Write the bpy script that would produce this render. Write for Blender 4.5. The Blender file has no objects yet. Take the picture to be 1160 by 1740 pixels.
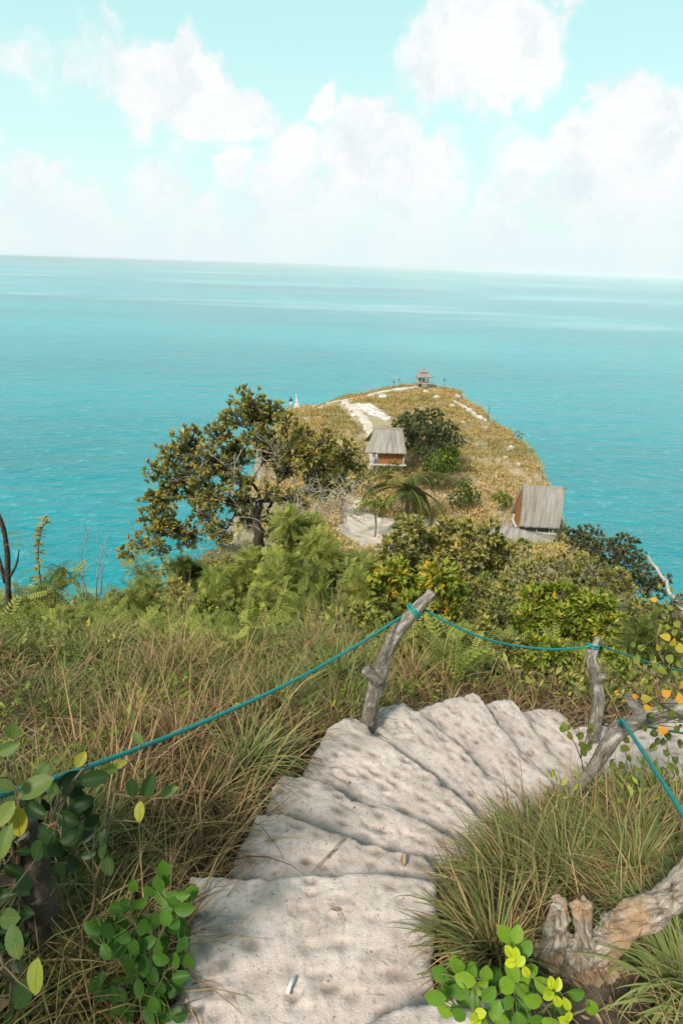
import bpy, math, random
import numpy as np
from mathutils import Vector, Matrix
R_ = math.radians
rng = np.random.default_rng(7); random.seed(7)
SC = bpy.context.scene; COL = SC.collection
# ------------------------------------------------------------------ camera
F_PX, PITCH, ROLL = 1000.0, R_(22.7), R_(1.75)
CZ = 1.9
SEA = -118.0
cp, sp, cr, sr = math.cos(PITCH), math.sin(PITCH), math.cos(ROLL), math.sin(ROLL)
Fw = np.array([0, cp, -sp]); R0 = np.array([1.0, 0, 0]); U0 = np.array([0, sp, cp])
Rt = R0*cr + U0*sr; Up = -R0*sr + U0*cr; CP = np.array([0, 0, CZ])
cam = bpy.data.cameras.new('camera'); co = bpy.data.objects.new('camera', cam); COL.objects.link(co)
cam.sensor_fit = 'VERTICAL'; cam.sensor_height = 36; cam.sensor_width = 24; cam.lens = F_PX/1740*36
cam.clip_start = 0.05; cam.clip_end = 200000
co.matrix_world = Matrix(((Rt[0], Up[0], -Fw[0], 0), (Rt[1], Up[1], -Fw[1], 0), (Rt[2], Up[2], -Fw[2], CZ), (0, 0, 0, 1)))
SC.camera = co
def ray(px, py): return Fw + Rt*((px-580)/F_PX) + Up*((870-py)/F_PX)
def PY(px, py, Y, dz=0): r = ray(px, py); p = CP + r*(Y/r[1]); p[2] += dz; return p
def PZ(px, py, z): r = ray(px, py); return CP + r*((z-CZ)/r[2])
def PD(px, py, d): return CP + ray(px, py)*d
# ------------------------------------------------------------------ light
SUN_EL, SUN_AZ = R_(47), R_(-145)      # azimuth from +Y towards +X: behind the viewer, left
SC.view_settings.view_transform = 'Standard'; SC.view_settings.look = 'None'
SC.view_settings.exposure = 0.7; SC.view_settings.gamma = 1
SC.render.engine = 'CYCLES'
SC.cycles.max_bounces = 6; SC.cycles.diffuse_bounces = 3; SC.cycles.glossy_bounces = 2
SC.cycles.transmission_bounces = 3; SC.cycles.transparent_max_bounces = 4; SC.cycles.volume_bounces = 0
sd_ = np.array([math.sin(SUN_AZ)*math.cos(SUN_EL), math.cos(SUN_AZ)*math.cos(SUN_EL), math.sin(SUN_EL)])
sun = bpy.data.lights.new('sun', 'SUN'); sun.energy = 3.0; sun.angle = R_(9); sun.color = (1, .93, .84)
so = bpy.data.objects.new('sun', sun); COL.objects.link(so)
so.rotation_euler = Vector(-sd_).to_track_quat('-Z', 'Y').to_euler()

class NT:
    def __init__(s, nt): s.nt = nt; s.n = nt.nodes; s.l = nt.links
    def add(s, t, **k):
        n = s.n.new(t)
        for a, b in k.items(): setattr(n, a, b)
        return n
    def link(s, a, b): s.l.new(a, b)
    def setin(s, sock, v):
        if isinstance(v, bpy.types.NodeSocket): s.l.new(v, sock)
        else: sock.default_value = v
    def math(s, op, a, b=None, c=None, clamp=False):
        n = s.add('ShaderNodeMath', operation=op, use_clamp=clamp); s.setin(n.inputs[0], a)
        if b is not None: s.setin(n.inputs[1], b)
        if c is not None: s.setin(n.inputs[2], c)
        return n.outputs[0]
    def vmath(s, op, a, b=None):
        n = s.add('ShaderNodeVectorMath', operation=op); s.setin(n.inputs[0], a)
        if b is not None: s.setin(n.inputs[1], b)
        return n
    def mix(s, f, a, b, mode='MIX'):
        n = s.add('ShaderNodeMix', data_type='RGBA', blend_type=mode)
        s.setin(n.inputs[0], f)
        for i, v in ((6, a), (7, b)):
            if not isinstance(v, bpy.types.NodeSocket) and len(v) == 3: v = (*v, 1)
            s.setin(n.inputs[i], v)
        return n.outputs[2]
    def rng(s, v, a, b, c, d, smooth=False):
        n = s.add('ShaderNodeMapRange'); n.clamp = True
        if smooth: n.interpolation_type = 'SMOOTHSTEP'
        for i, x in enumerate((v, a, b, c, d)): s.setin(n.inputs[i], x)
        return n.outputs[0]
    def noise(s, vec, scale, detail=3, rough=.55, dim='3D'):
        n = s.add('ShaderNodeTexNoise', noise_dimensions=dim)
        if vec is not None: s.link(vec, n.inputs['Vector'])
        n.inputs['Scale'].default_value = scale; n.inputs['Detail'].default_value = detail; n.inputs['Roughness'].default_value = rough
        return n
    def ramp(s, v, stops):
        n = s.add('ShaderNodeValToRGB'); e = n.color_ramp.elements
        while len(e) < len(stops): e.new(.5)
        for el, (p, c) in zip(e, stops): el.position = p; el.color = (*c, 1)
        s.link(v, n.inputs[0]); return n.outputs[0]
    def mapping(s, vec, scale):
        n = s.add('ShaderNodeMapping'); s.link(vec, n.inputs[0]); n.inputs['Scale'].default_value = scale; return n.outputs[0]

# world: Nishita air, thin white haze near the horizon and fair weather clouds
W = bpy.data.worlds.new('World'); SC.world = W; W.use_nodes = True
w = NT(W.node_tree); w.n.clear()
sky = w.add('ShaderNodeTexSky', sky_type='NISHITA', sun_disc=False)
sky.sun_elevation = SUN_EL; sky.sun_rotation = SUN_AZ; sky.air_density = 1.0; sky.dust_density = 1.0; sky.ozone_density = 1.0
tc = w.add('ShaderNodeTexCoord'); dirv = tc.outputs['Generated']
n1 = w.noise(dirv, 7, 6, .62); n2 = w.noise(dirv, 22, 5, .6)
off = w.vmath('SCALE', w.vmath('SUBTRACT', n1.outputs['Color'], (.5, .5, .5)).outputs[0]); off.inputs['Scale'].default_value = .14
off2 = w.vmath('SCALE', w.vmath('SUBTRACT', n2.outputs['Color'], (.5, .5, .5)).outputs[0]); off2.inputs['Scale'].default_value = .05
wd = w.vmath('ADD', w.vmath('ADD', dirv, off.outputs[0]).outputs[0], off2.outputs[0]).outputs[0]
CL = [(60,95,60,.5),(150,110,60,.55),(185,60,35,.45),(230,150,60,.75),(300,140,55,1),(360,165,55,1),(415,195,50,.9),
 (555,205,35,1),(620,235,50,1),(660,255,45,1),(500,265,55,.9),(600,300,80,1),(700,320,80,.9),(480,320,60,.8),(760,245,35,.5),
 (740,90,80,.95),(830,70,95,1),(905,90,65,1),(780,25,70,.9),(860,150,55,.8),(690,70,50,.6),(930,60,30,.8),
 (1020,150,22,1),(1060,215,70,1),(1130,215,55,1),(980,245,60,.9),(900,275,55,.8),(1000,320,80,.9),(1080,340,70,.9),(1150,300,60,.8),(1000,380,45,1),
 (40,300,45,1),(92,295,22,.9),(140,345,22,.8),(222,240,10,.8),(280,300,60,.6),(400,300,35,.9),(320,250,50,.45),(560,350,60,.8),
 (350,400,70,.8),(150,380,70,.8),(700,400,90,.9),(850,370,60,.8),(1120,400,60,.9),(500,400,80,.8),(20,380,60,.7),(-250,200,160,1),(-500,0,200,1),(1450,150,180,.9),(1700,350,200,1),(300,-350,200,.8),(900,-500,220,1)]
f = None
for x, y, r, wt in CL:
    dv = ray(x, y); dv = dv/np.linalg.norm(dv)
    rr = r/F_PX*.84
    d = w.vmath('DISTANCE', wd, tuple(dv)).outputs['Value']
    g = w.rng(d, rr*1.5, rr*.25, 0.0, wt, True)
    f = g if f is None else w.math('MAXIMUM', f, g)
nz = w.noise(dirv, 13, 9, .66)
big = w.noise(dirv, 2.2, 5, .6)
sep = w.add('ShaderNodeSeparateXYZ'); w.link(dirv, sep.inputs[0])
# the rest of the dome, away from the framed part, carries scattered cloud as well
rest = w.math('MULTIPLY', w.rng(sep.outputs[1], .55, .1, 0, 1), w.rng(big.outputs[0], .52, .66, 0, .8, True))
f = w.math('MAXIMUM', f, rest)
m = w.math('ADD', f, w.math('MULTIPLY', w.math('SUBTRACT', nz.outputs[0], .5), 1.25))
mask = w.rng(m, .16, .68, 0, 1, True)
hz = w.rng(sep.outputs[2], .0, .34, 1, 0)
hzm = w.math('POWER', hz, 1.25)
cshade = w.noise(wd, 11, 7, .65)
ccol = w.mix(w.rng(cshade.outputs[0], .32, .56, 0, 1, True), (5.0, 5.65, 5.85), (6.2, 6.3, 6.3))
skyc = w.mix(1.0, sky.outputs[0], (1.5, 1.75, 1.08), 'MULTIPLY')
skyc = w.mix(w.rng(sep.outputs[2], .36, .7, .7, .0), skyc, (3.7, 6.0, 6.15))
skyc = w.mix(w.math('MULTIPLY', hzm, .92), skyc, (4.9, 6.0, 6.2))
fin = w.mix(mask, skyc, ccol)
fin = w.mix(w.rng(sep.outputs[2], .16, .0, 0, .9, True), fin, (5.2, 5.95, 6.1))
# below the horizon (never seen past the sea) keep the plain air colour
bg = w.add('ShaderNodeBackground'); bg.inputs[1].default_value = .098
w.link(fin, bg.inputs[0]); wo = w.add('ShaderNodeOutputWorld'); w.link(bg.outputs[0], wo.inputs[0])

# ------------------------------------------------------------------ helpers
def tag(o, label=None, cat=None, group=None, kind=None):
    if label: o['label'] = label
    if cat: o['category'] = cat
    if group: o['group'] = group
    if kind: o['kind'] = kind
    return o
def empty(name, loc=(0, 0, 0), **k):
    o = bpy.data.objects.new(name, None); o.location = Vector([float(v) for v in loc]); COL.objects.link(o); o.empty_display_size = .1
    return tag(o, **k)
def hsh(ix, iy, iz, seed):
    h = (ix.astype(np.int64)*374761393 + iy.astype(np.int64)*668265263 + iz.astype(np.int64)*2147483647 + seed*974634777) & 0xffffffff
    h = ((h ^ (h >> 13))*1274126177) & 0xffffffff
    h = ((h ^ (h >> 16))*2246822519) & 0xffffffff
    return ((h ^ (h >> 15)) & 0xffff)/65535.0
def vn(x, y, z=None, seed=0):
    x = np.asarray(x, float); y = np.asarray(y, float); z = np.zeros_like(x) if z is None else np.asarray(z, float)
    ix, iy, iz = np.floor(x), np.floor(y), np.floor(z); fx, fy, fz = x-ix, y-iy, z-iz
    fx, fy, fz = [t*t*(3-2*t) for t in (fx, fy, fz)]
    r = 0
    for a in (0, 1):
        for b in (0, 1):
            for c in (0, 1):
                r = r + hsh(ix+a, iy+b, iz+c, seed)*(fx if a else 1-fx)*(fy if b else 1-fy)*(fz if c else 1-fz)
    return r*2-1
def fbm(x, y, z=None, o=4, seed=0):
    x = np.asarray(x, float); y = np.asarray(y, float); r = 0; a = 1; s = 1; t = 0
    for i in range(o):
        r = r + a*vn(x*s, y*s, None if z is None else np.asarray(z)*s, seed+i); t += a; a *= .5; s *= 2.03
    return r/t
def nrm(v): return v/np.maximum(np.linalg.norm(v, axis=-1, keepdims=True), 1e-9)

class Geo:
    def __init__(s): s.V = []; s.F = []; s.T = []; s.n = 0
    def add(s, V, F, t=0.5):
        V = np.asarray(V, float).reshape(-1, 3); s.V.append(V)
        t = np.broadcast_to(np.asarray(t, float), (len(V),)); s.T.append(t)
        for f in (F if isinstance(F, list) else [F]):
            f = np.asarray(f, np.int64)
            if f.size: s.F.append(f + s.n)
        s.n += len(V)
    def inst(s, tv, tf, R, T, tint):
        m, n = len(T), len(tv)
        if m == 0: return
        V = np.einsum('mij,nj->mni', R, tv) + T[:, None, :]
        F = (tf[None] + (np.arange(m)*n)[:, None, None]).reshape(-1, tf.shape[1])
        s.add(V.reshape(-1, 3), F, np.repeat(np.broadcast_to(tint, (m,)), n))
    def mesh(s, name, smooth=True):
        V = np.concatenate(s.V); T = np.concatenate(s.T).astype(np.float32)
        me = bpy.data.meshes.new(name)
        me.vertices.add(len(V)); me.vertices.foreach_set('co', V.astype(np.float32).ravel())
        li = np.concatenate([f.ravel() for f in s.F]); ls = np.concatenate([np.full(len(f), f.shape[1]) for f in s.F])
        me.loops.add(len(li)); me.loops.foreach_set('vertex_index', li.astype(np.int32))
        me.polygons.add(len(ls)); st = np.concatenate([[0], np.cumsum(ls)[:-1]])
        me.polygons.foreach_set('loop_start', st.astype(np.int32)); me.polygons.foreach_set('loop_total', ls.astype(np.int32))
        me.polygons.foreach_set('use_smooth', np.full(len(ls), smooth))
        a = me.attributes.new('tint', 'FLOAT', 'POINT'); a.data.foreach_set('value', T)
        me.update(calc_edges=True)
        return me
    def build(s, name, mat, parent=None, smooth=True, **k):
        me = s.mesh(name, smooth)
        if mat: me.materials.append(mat)
        o = bpy.data.objects.new(name, me); COL.objects.link(o)
        if parent is not None:
            o.parent = parent; o.matrix_parent_inverse = Matrix.Translation(-Vector(parent.location))
        return tag(o, **k)
def frames(d, up=None, roll=None):
    d = nrm(np.asarray(d, float)); up = np.array([0, 0, 1.0]) if up is None else up
    x = nrm(np.cross(d, np.broadcast_to(up, d.shape) + 1e-4)); z = np.cross(x, d)
    if roll is not None:
        c, s_ = np.cos(roll)[:, None], np.sin(roll)[:, None]; x, z = x*c + z*s_, z*c - x*s_
    return np.stack([x, d, z], -1)
def t_leaf(wd=.4, fold=.08, curl=-.1, n=2, heart=False):
    # leaf along +y, length 1
    if n == 2:
        tv = np.array([[0, 0, 0], [wd/2, .45, fold], [0, 1, curl], [-wd/2, .45, fold], [0, .5, 0]])
        return tv, np.array([[0, 1, 2, 4], [0, 4, 2, 3]])
    tv = []; tf = []
    for i in range(n+1):
        t = i/n; h = math.sin(math.pi*t**(1.08 if not heart else .6))**(.58 if not heart else .75) if 0 < t < 1 else 0.03
        ww = wd/2*h; z = curl*t*t
        tv += [[-ww, t, z+fold*h], [-ww*.5, t, z+fold*h*.35], [0, t, z], [ww*.5, t, z+fold*h*.35], [ww, t, z+fold*h]]
    for i in range(n):
        for j in range(4): a = i*5+j; tf.append([a, a+1, a+6, a+5])
    return np.array(tv), np.array(tf)
def t_blade(bend=.5, wd=.012, n=5, fold=0):
    tv = []; tf = []; y = z = 0.; a = 0.
    for i in range(n+1):
        t = i/n; ww = wd/2*(1-t**2.2)+.0006
        tv += [[-ww, y, z], [ww, y, z]]
        a = bend*(t+.5/n)**1.5*2.2; y += math.cos(a)/n; z -= math.sin(a)/n
    for i in range(n): b = 2*i; tf.append([b, b+1, b+3, b+2])
    return np.array(tv), np.array(tf)
def t_frond(n=14, wd=.35, lw=.035, droop=.15, ang=60, taper=True):
    tv = []; tf = []
    def q(p, d, L, w_):
        d = nrm(np.array(d)); s_ = nrm(np.cross(d, [0, 0, 1.0])); b = len(tv)
        p = np.array(p)
        tv.extend([p, p+d*L*.5+s_*w_/2, p+d*L, p+d*L*.5-s_*w_/2]); tf.append([b, b+1, b+2, b+3])
    b = len(tv)
    for i in range(5):
        t = i/4; tv.extend([np.array([-.006*(1.2-t), t, -droop*t*t]), np.array([.006*(1.2-t), t, -droop*t*t])])
        if i: k = b+2*i-2; tf.append([k, k+1, k+3, k+2])
    for i in range(n):
        t = .12+.86*i/n; L = wd*(math.sin(math.pi*min(1, t*.85+.12))**.6 if taper else 1)
        for s_ in (-1, 1):
            a = R_(ang)*(1-.3*t); q([0, t, -droop*t*t], [s_*math.sin(a), math.cos(a), -.15], L, lw)
    return np.array(tv), np.array(tf)
def tube(G, pts, rad, seg=8, tint=.5, bump=0, seed=0, freq=20, lobes=0, twist=0, cap=True):
    pts = np.asarray(pts, float); rad = np.broadcast_to(np.asarray(rad, float), (len(pts),))
    tg = nrm(np.gradient(pts, axis=0)); u = np.cross(tg[0], [0.3, .2, 1.0]); u = u/np.linalg.norm(u)
    V = []; L = 0
    for i in range(len(pts)):
        u = u - tg[i]*np.dot(u, tg[i]); u /= np.linalg.norm(u); v = np.cross(tg[i], u)
        if i: L += np.linalg.norm(pts[i]-pts[i-1])
        th = np.arange(seg)*2*math.pi/seg
        r = np.full(seg, rad[i])
        if lobes: r = r*(.72+.36*np.abs(np.cos(lobes/2*(th+twist*L))))
        V.append(pts[i] + (u*np.cos(th)[:, None] + v*np.sin(th)[:, None])*r[:, None])
    V = np.array(V)
    if bump:
        d = fbm(V[..., 0]*freq, V[..., 1]*freq, V[..., 2]*freq, 3, seed)
        V = V + (V-pts[:, None])*(d*bump)[..., None]
    n = len(pts); i = np.arange(n-1)[:, None]; j = np.arange(seg)[None]
    F = np.stack([i*seg+j, i*seg+(j+1) % seg, (i+1)*seg+(j+1) % seg, (i+1)*seg+j], -1).reshape(-1, 4)
    V = V.reshape(-1, 3); Fs = [F]
    if cap:
        V = np.vstack([V, pts[0], pts[-1]]); a, b = n*seg, n*seg+1; jj = np.arange(seg)
        Fs.append(np.stack([np.full(seg, a), (jj+1) % seg, jj], -1)); Fs.append(np.stack([np.full(seg, b), (n-1)*seg+jj, (n-1)*seg+(jj+1) % seg], -1))
    G.add(V, Fs, tint)
def smooth_path(P, n=6, wob=0, seed=0):
    P = np.asarray(P, float)
    if len(P) < 2: return P
    E = np.vstack([2*P[0]-P[1], P, 2*P[-1]-P[-2]]); out = []
    for i in range(1, len(E)-2):
        for k in range(n):
            t = k/n; a, b, c, d = E[i-1], E[i], E[i+1], E[i+2]
            out.append(.5*((2*b)+(-a+c)*t+(2*a-5*b+4*c-d)*t*t+(-a+3*b-3*c+d)*t**3))
    out.append(P[-1]); out = np.array(out)
    if wob:
        s_ = np.arange(len(out))*.55; m = np.sin(np.linspace(0, math.pi, len(out)))[:, None]**.5
        out = out + wob*np.stack([vn(s_, s_*0+seed*3.1, seed=seed), vn(s_, s_*0+seed*5.7+9, seed=seed+1), vn(s_, s_*0+seed*2.3+4, seed=seed+2)], -1)*m
    return out
def box(G, c, s, rz=0, t=.5):
    c = np.array(c, float); s = np.array(s)/2
    V = np.array([[x, y, z] for x in (-1, 1) for y in (-1, 1) for z in (-1, 1)])*s
    cz, sz = math.cos(rz), math.sin(rz); V = V@np.array([[cz, sz, 0], [-sz, cz, 0], [0, 0, 1]]) + c
    G.add(V, np.array([[0, 1, 3, 2], [4, 6, 7, 5], [0, 4, 5, 1], [2, 3, 7, 6], [0, 2, 6, 4], [1, 5, 7, 3]]), t)
def beam(G, a, b, w_=.05, seg=6, t=.5): tube(G, [a, (np.array(a)+np.array(b))/2, b], w_/2, seg, t)

# ------------------------------------------------------------------ materials
def newmat(name):
    m = bpy.data.materials.new(name); m.use_nodes = True; t = NT(m.node_tree); t.n.clear()
    p = t.add('ShaderNodeBsdfPrincipled'); o = t.add('ShaderNodeOutputMaterial'); t.link(p.outputs[0], o.inputs[0])
    return m, t, p, o
def leafmat(name, stops, rough=.5, trans=.25, spec=.35, vein=True):
    spec *= .5; rough = min(.75, rough+.1)
    m, t, p, o = newmat(name)
    a = t.add('ShaderNodeAttribute', attribute_name='tint')
    c = t.ramp(a.outputs['Fac'], stops)
    g = t.add('ShaderNodeNewGeometry'); nz = t.noise(g.outputs['Position'], 6, 2)
    c = t.mix(t.rng(nz.outputs[0], .3, .7, 0, .35), c, t.mix(1, c, (.62, .6, .55), 'MULTIPLY')); n2 = t.noise(g.outputs['Position'], 70, 4, .7); c = t.mix(t.rng(n2.outputs[0], .56, .70, 0, .55), c, t.mix(1, c, (1.7, 1.25, .9), 'MULTIPLY')); c = t.mix(t.rng(n2.outputs[0], .40, .28, 0, .6), c, t.mix(1, c, (.6, .45, .4), 'MULTIPLY'))
    p.inputs['Roughness'].default_value = rough; p.inputs['Specular IOR Level'].default_value = spec
    t.link(c, p.inputs['Base Color'])
    if trans:
        tr = t.add('ShaderNodeBsdfTranslucent'); t.link(t.mix(1, c, (1.1, 1.15, .6), 'MULTIPLY'), tr.inputs[0])
        mx = t.add('ShaderNodeMixShader'); mx.inputs[0].default_value = trans
        t.link(p.outputs[0], mx.inputs[1]); t.link(tr.outputs[0], mx.inputs[2]); t.link(mx.outputs[0], o.inputs[0])
    return m
def barkmat(name, c1, c2, c3, scale=30, bump=.6, rough=.85, dist=.01, gc=False):
    m, t, p, o = newmat(name)
    tc = t.add('ShaderNodeNewGeometry'); v = tc.outputs['Position']
    if gc: v = t.add('ShaderNodeAttribute', attribute_name='gc').outputs['Vector']
    a = t.noise(v, scale, 6, .65); b = t.noise(v, scale*.3, 4, .6); e = t.noise(v, scale*2.6, 3, .6)
    c = t.ramp(a.outputs[0], [(.3, c1), (.5, c2), (.68, c3)])
    c = t.mix(t.rng(b.outputs[0], .42, .62, 0, .7), c, c1)
    c = t.mix(t.rng(e.outputs[0], .6, .68, 0, .5), c, (c3[0]*1.25, c3[1]*1.25, c3[2]*1.25))
    t.link(c, p.inputs['Base Color']); p.inputs['Roughness'].default_value = rough
    bp = t.add('ShaderNodeBump'); bp.inputs['Strength'].default_value = bump; bp.inputs['Distance'].default_value = dist
    t.link(a.outputs[0], bp.inputs['Height']); t.link(bp.outputs[0], p.inputs['Normal'])
    return m
def plain(name, col, rough=.7, var=.25, scale=15):
    m, t, p, o = newmat(name)
    g = t.add('ShaderNodeNewGeometry'); nz = t.noise(g.outputs['Position'], scale, 4)
    t.link(t.mix(t.rng(nz.outputs[0], .3, .7, 0, 1), col, tuple(x*(1-var) for x in col)), p.inputs['Base Color'])
    p.inputs['Roughness'].default_value = rough
    return m
M = {}
M['grass'] = leafmat('grass_blades', [(0, (.11, .06, .028)), (.2, (.44, .29, .15)), (.4, (.23, .18, .07)), (.68, (.085, .11, .027)), (1, (.22, .25, .085))], .6, .14)
M['ferny'] = leafmat('feathery_leaves', [(0, (.07, .10, .025)), (.5, (.22, .25, .05)), (1, (.44, .43, .11))], .5, .3)
M['tree_leaf'] = leafmat('tree_leaves', [(0, (.10, .115, .03)), (.45, (.25, .24, .065)), (.85, (.42, .35, .11)), (1, (.58, .38, .07))], .4, .35, .6)
M['bush_leaf'] = leafmat('olive_bush_leaves', [(0, (.09, .11, .028)), (.5, (.26, .26, .07)), (.85, (.44, .38, .13)), (1, (.55, .40, .09))], .4, .32, .45)
M['bright_leaf'] = leafmat('bright_bush_leaves', [(0, (.07, .12, .015)), (.5, (.22, .28, .035)), (.85, (.42, .42, .06)), (1, (.58, .34, .03))], .4, .3, .4)
M['dark_leaf'] = leafmat('dark_bush_leaves', [(0, (.035, .05, .02)), (.5, (.10, .12, .05)), (1, (.22, .22, .10))], .5, .2)
M['big_leaf'] = leafmat('broad_leaves', [(0, (.010, .028, .010)), (.35, (.03, .065, .018)), (.6, (.11, .17, .05)), (.8, (.25, .27, .04)), (1, (.38, .30, .03))], .35, .25, .5)
M['round_leaf'] = leafmat('round_leaflets', [(0, (.03, .09, .015)), (.5, (.10, .21, .025)), (.8, (.25, .36, .02)), (1, (.50, .52, .02))], .35, .3, .45)
M['autumn_leaf'] = leafmat('turning_leaves', [(0, (.05, .08, .015)), (.45, (.16, .20, .04)), (.7, (.38, .32, .04)), (.85, (.62, .32, .03)), (1, (.55, .20, .05))], .45, .3)
M['scrub'] = leafmat('headland_scrub', [(0, (.11, .125, .035)), (.35, (.31, .265, .075)), (.7, (.50, .35, .12)), (1, (.54, .37, .17))], .7, .15)
M['palm'] = leafmat('palm_fronds', [(0, (.07, .10, .03)), (.6, (.17, .18, .06)), (1, (.42, .30, .06))], .4, .2, .5)
M['dead_leaf'] = leafmat('dead_leaves', [(0, (.10, .06, .035)), (.6, (.26, .17, .10)), (1, (.45, .33, .24))], .8, 0)
M['bark'] = barkmat('weathered_bark', (.07, .052, .038), (.20, .165, .135), (.42, .38, .34), 28)
M['gbark'] = barkmat('weathered_post_wood', (.06, .045, .034), (.22, .185, .155), (.46, .42, .38), 30, .8, gc=True)
M['darkbark'] = barkmat('dark_bark', (.025, .018, .012), (.06, .045, .032), (.13, .10, .08), 22)
M['twig'] = barkmat('pale_twigs', (.20, .17, .14), (.36, .32, .28), (.50, .46, .42), 10)
M['stem'] = plain('brown_stems', (.12, .085, .04), .7)
M['gstem'] = plain('green_stems', (.13, .14, .05), .6)
M['wood'] = plain('sawn_poles', (.42, .36, .29), .8)
M['rope'] = plain('teal_rope', (.0, .27, .26), .4, .5, 120)
# ------------------------------------------------------------------ the stairs' tread outlines
ZK = [0.16, 0.0, -.17, -.33, -.49, -.64, -.79, -.94, -1.08, -1.2]
EDGE = [
 [(560,1790),(600,1735),(640,1712),(700,1695),(765,1684),(860,1680)],
 [(322,1487),(390,1484),(450,1483),(560,1479),(680,1480),(722,1484),(745,1495)],
 [(392,1471),(413,1417),(435,1380),(467,1377),(510,1385),(558,1406),(595,1417),(654,1439),(723,1449),(760,1490)],
 [(450,1372),(459,1334),(480,1310),(520,1316),(569,1332),(600,1356),(654,1364),(707,1385),(745,1401),(800,1440)],
 [(512,1310),(531,1278),(552,1235),(595,1212),(620,1226),(665,1260),(702,1289),(740,1316),(777,1342),(804,1374),(850,1420)],
 [(628,1232),(643,1198),(686,1190),(718,1209),(761,1246),(798,1278),(820,1305),(868,1332),(900,1370)],
 [(706,1204),(760,1184),(804,1173),(817,1180),(847,1225),(884,1268),(905,1290),(945,1330)],
 [(824,1194),(845,1186),(868,1185),(882,1197),(912,1241),(936,1270),(960,1300),(1000,1330)],
 [(884,1206),(915,1201),(945,1201),(963,1218),(980,1240),(1003,1274),(1040,1310)],
 [(960,1236),(1000,1230),(1040,1233),(1094,1222),(1160,1208),(1260,1195)],
]
EW = [np.array([PZ(x, y, z)[:2] for x, y in e]) for e, z in zip(EDGE, ZK)]
POLY = []
for k in range(1, len(EW)):
    prev = EW[k-1].copy()
    if k == 1:
        near = np.array([PZ(745, 1560, 0)[:2], PZ(738, 1640, 0)[:2], PZ(750, 1740, 0)[:2], PZ(820, 1850, 0)[:2], [.5, .2], [-.5, .2], PZ(262, 1760, 0)[:2], PZ(295, 1690, 0)[:2], PZ(318, 1600, 0)[:2], PZ(322, 1530, 0)[:2]])
        POLY.append(np.vstack([EW[1], near])); continue
    if k == 9:
        low = np.array([PZ(1300, 1400, ZK[9])[:2], PZ(1160, 1400, ZK[9])[:2], PZ(1010, 1340, ZK[9])[:2]])
        POLY.append(np.vstack([EW[9], low, EW[8][::-1][:4]-np.array([.06, .02])])); continue
    mid = prev.mean(0); toward = nrm((mid-EW[k].mean(0))[None])[0]
    POLY.append(np.vstack([EW[k], (prev + toward*.10)[::-1]]))
POLY.insert(0, np.vstack([EW[0], [[.9, .3], [.9, -.3], [-.3, -.3], [-.2, .5]]]))
def in_poly(x, y, P):
    c = np.zeros(x.shape, bool); j = len(P)-1
    for i in range(len(P)):
        (xi, yi), (xj, yj) = P[i], P[j]
        c ^= ((yi > y) != (yj > y)) & (x < (xj-xi)*(y-yi)/((yj-yi) if abs(yj-yi) > 1e-12 else 1e-12)+xi); j = i
    return c
def sdist(x, y, P):   # positive outside
    d = np.full(x.shape, 1e9); j = len(P)-1
    for i in range(len(P)):
        a = P[j]; e = P[i]-a; L = max(e@e, 1e-12)
        t = np.clip(((x-a[0])*e[0]+(y-a[1])*e[1])/L, 0, 1)
        d = np.minimum(d, (x-a[0]-t*e[0])**2+(y-a[1]-t*e[1])**2); j = i
    d = np.sqrt(d); return np.where(in_poly(x, y, P), -d, d)
# ------------------------------------------------------------------ terrain height
CT = []
def c_(p): CT.append(np.asarray(p, float))
for k in range(1, 10):                         # the ground meets the treads
    for q in POLY[k][::2]:
        if q[1] > .1: c_([q[0], q[1], ZK[k]-.10])
for px, py, z in [(60,1700,.0),(180,1640,-.02),(250,1550,-.08),(80,1480,-.05),(200,1420,-.2),(330,1430,-.2),(60,1320,-.35),(250,1310,-.45),(390,1300,-.5),
                  (470,1230,-.75),(560,1170,-1.0),(150,1200,-.8),(330,1180,-.9),(60,1120,-1.2),(450,1110,-1.5),(640,1150,-1.25),(720,1140,-1.5),(860,1140,-1.7),(960,1160,-1.7),(1080,1150,-1.8),
                  (820,1600,0.02),(900,1660,.05),(1050,1620,.05),(1150,1600,.1),(800,1520,-.02),(880,1450,-.15),(1000,1500,.0),(1120,1460,-.05),
                  (860,1390,-.35),(960,1380,-.45),(1060,1380,-.5),(1150,1350,-.7),(980,1330,-.75)]: c_(PZ(px, py, z))
FAR = [(60,1010,8.2,-.45),(-60,1010,8,-.4),(170,1015,8.8,-.35),(150,1060,6.6,-.3),(330,1040,7.8,-.4),(480,1040,8,-.5),(240,1010,10,-.3),(310,985,14,-.4),(360,960,17,-.4),(440,938,20,0),(560,1010,11,-.5),(520,960,17,-.8),(600,960,22,-1),
 (640,925,33.5,0),(690,895,37.5,0),(600,900,36,0),(590,870,40,0),(700,1050,8,-.6),(780,1010,12,-1.3),(820,1060,7.5,-.6),(800,960,18,-1.8),(900,1010,12,-1.5),(960,1120,6,-.5),(1060,1060,8,-1.0),
 (900,960,22,-1.6),(1000,980,18,-1.6),(860,950,30,0),(925,935,36,0),(1060,960,22,-1.4),(1130,1010,15,-1.5),(1100,1030,12,-1),(560,860,44,0),(520,830,47,0),(640,850,46,0),(655,805,50,0),(700,840,47,0),(760,870,45,0),
 (850,870,44,0),(800,830,50,0),(720,795,54,0),(500,800,52,0),(560,760,60,0),(520,725,71,0),(600,725,64,0),(650,715,67,0),(700,700,74,0),(620,690,74,0),(760,745,66,0),(830,800,57,0),(860,770,62,0),(800,710,75,0),(880,830,51,0),(740,670,86,0),(680,672,84,0),(585,684,80,0)]
for q in FAR: c_(PY(*q[:3], q[3]))
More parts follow.
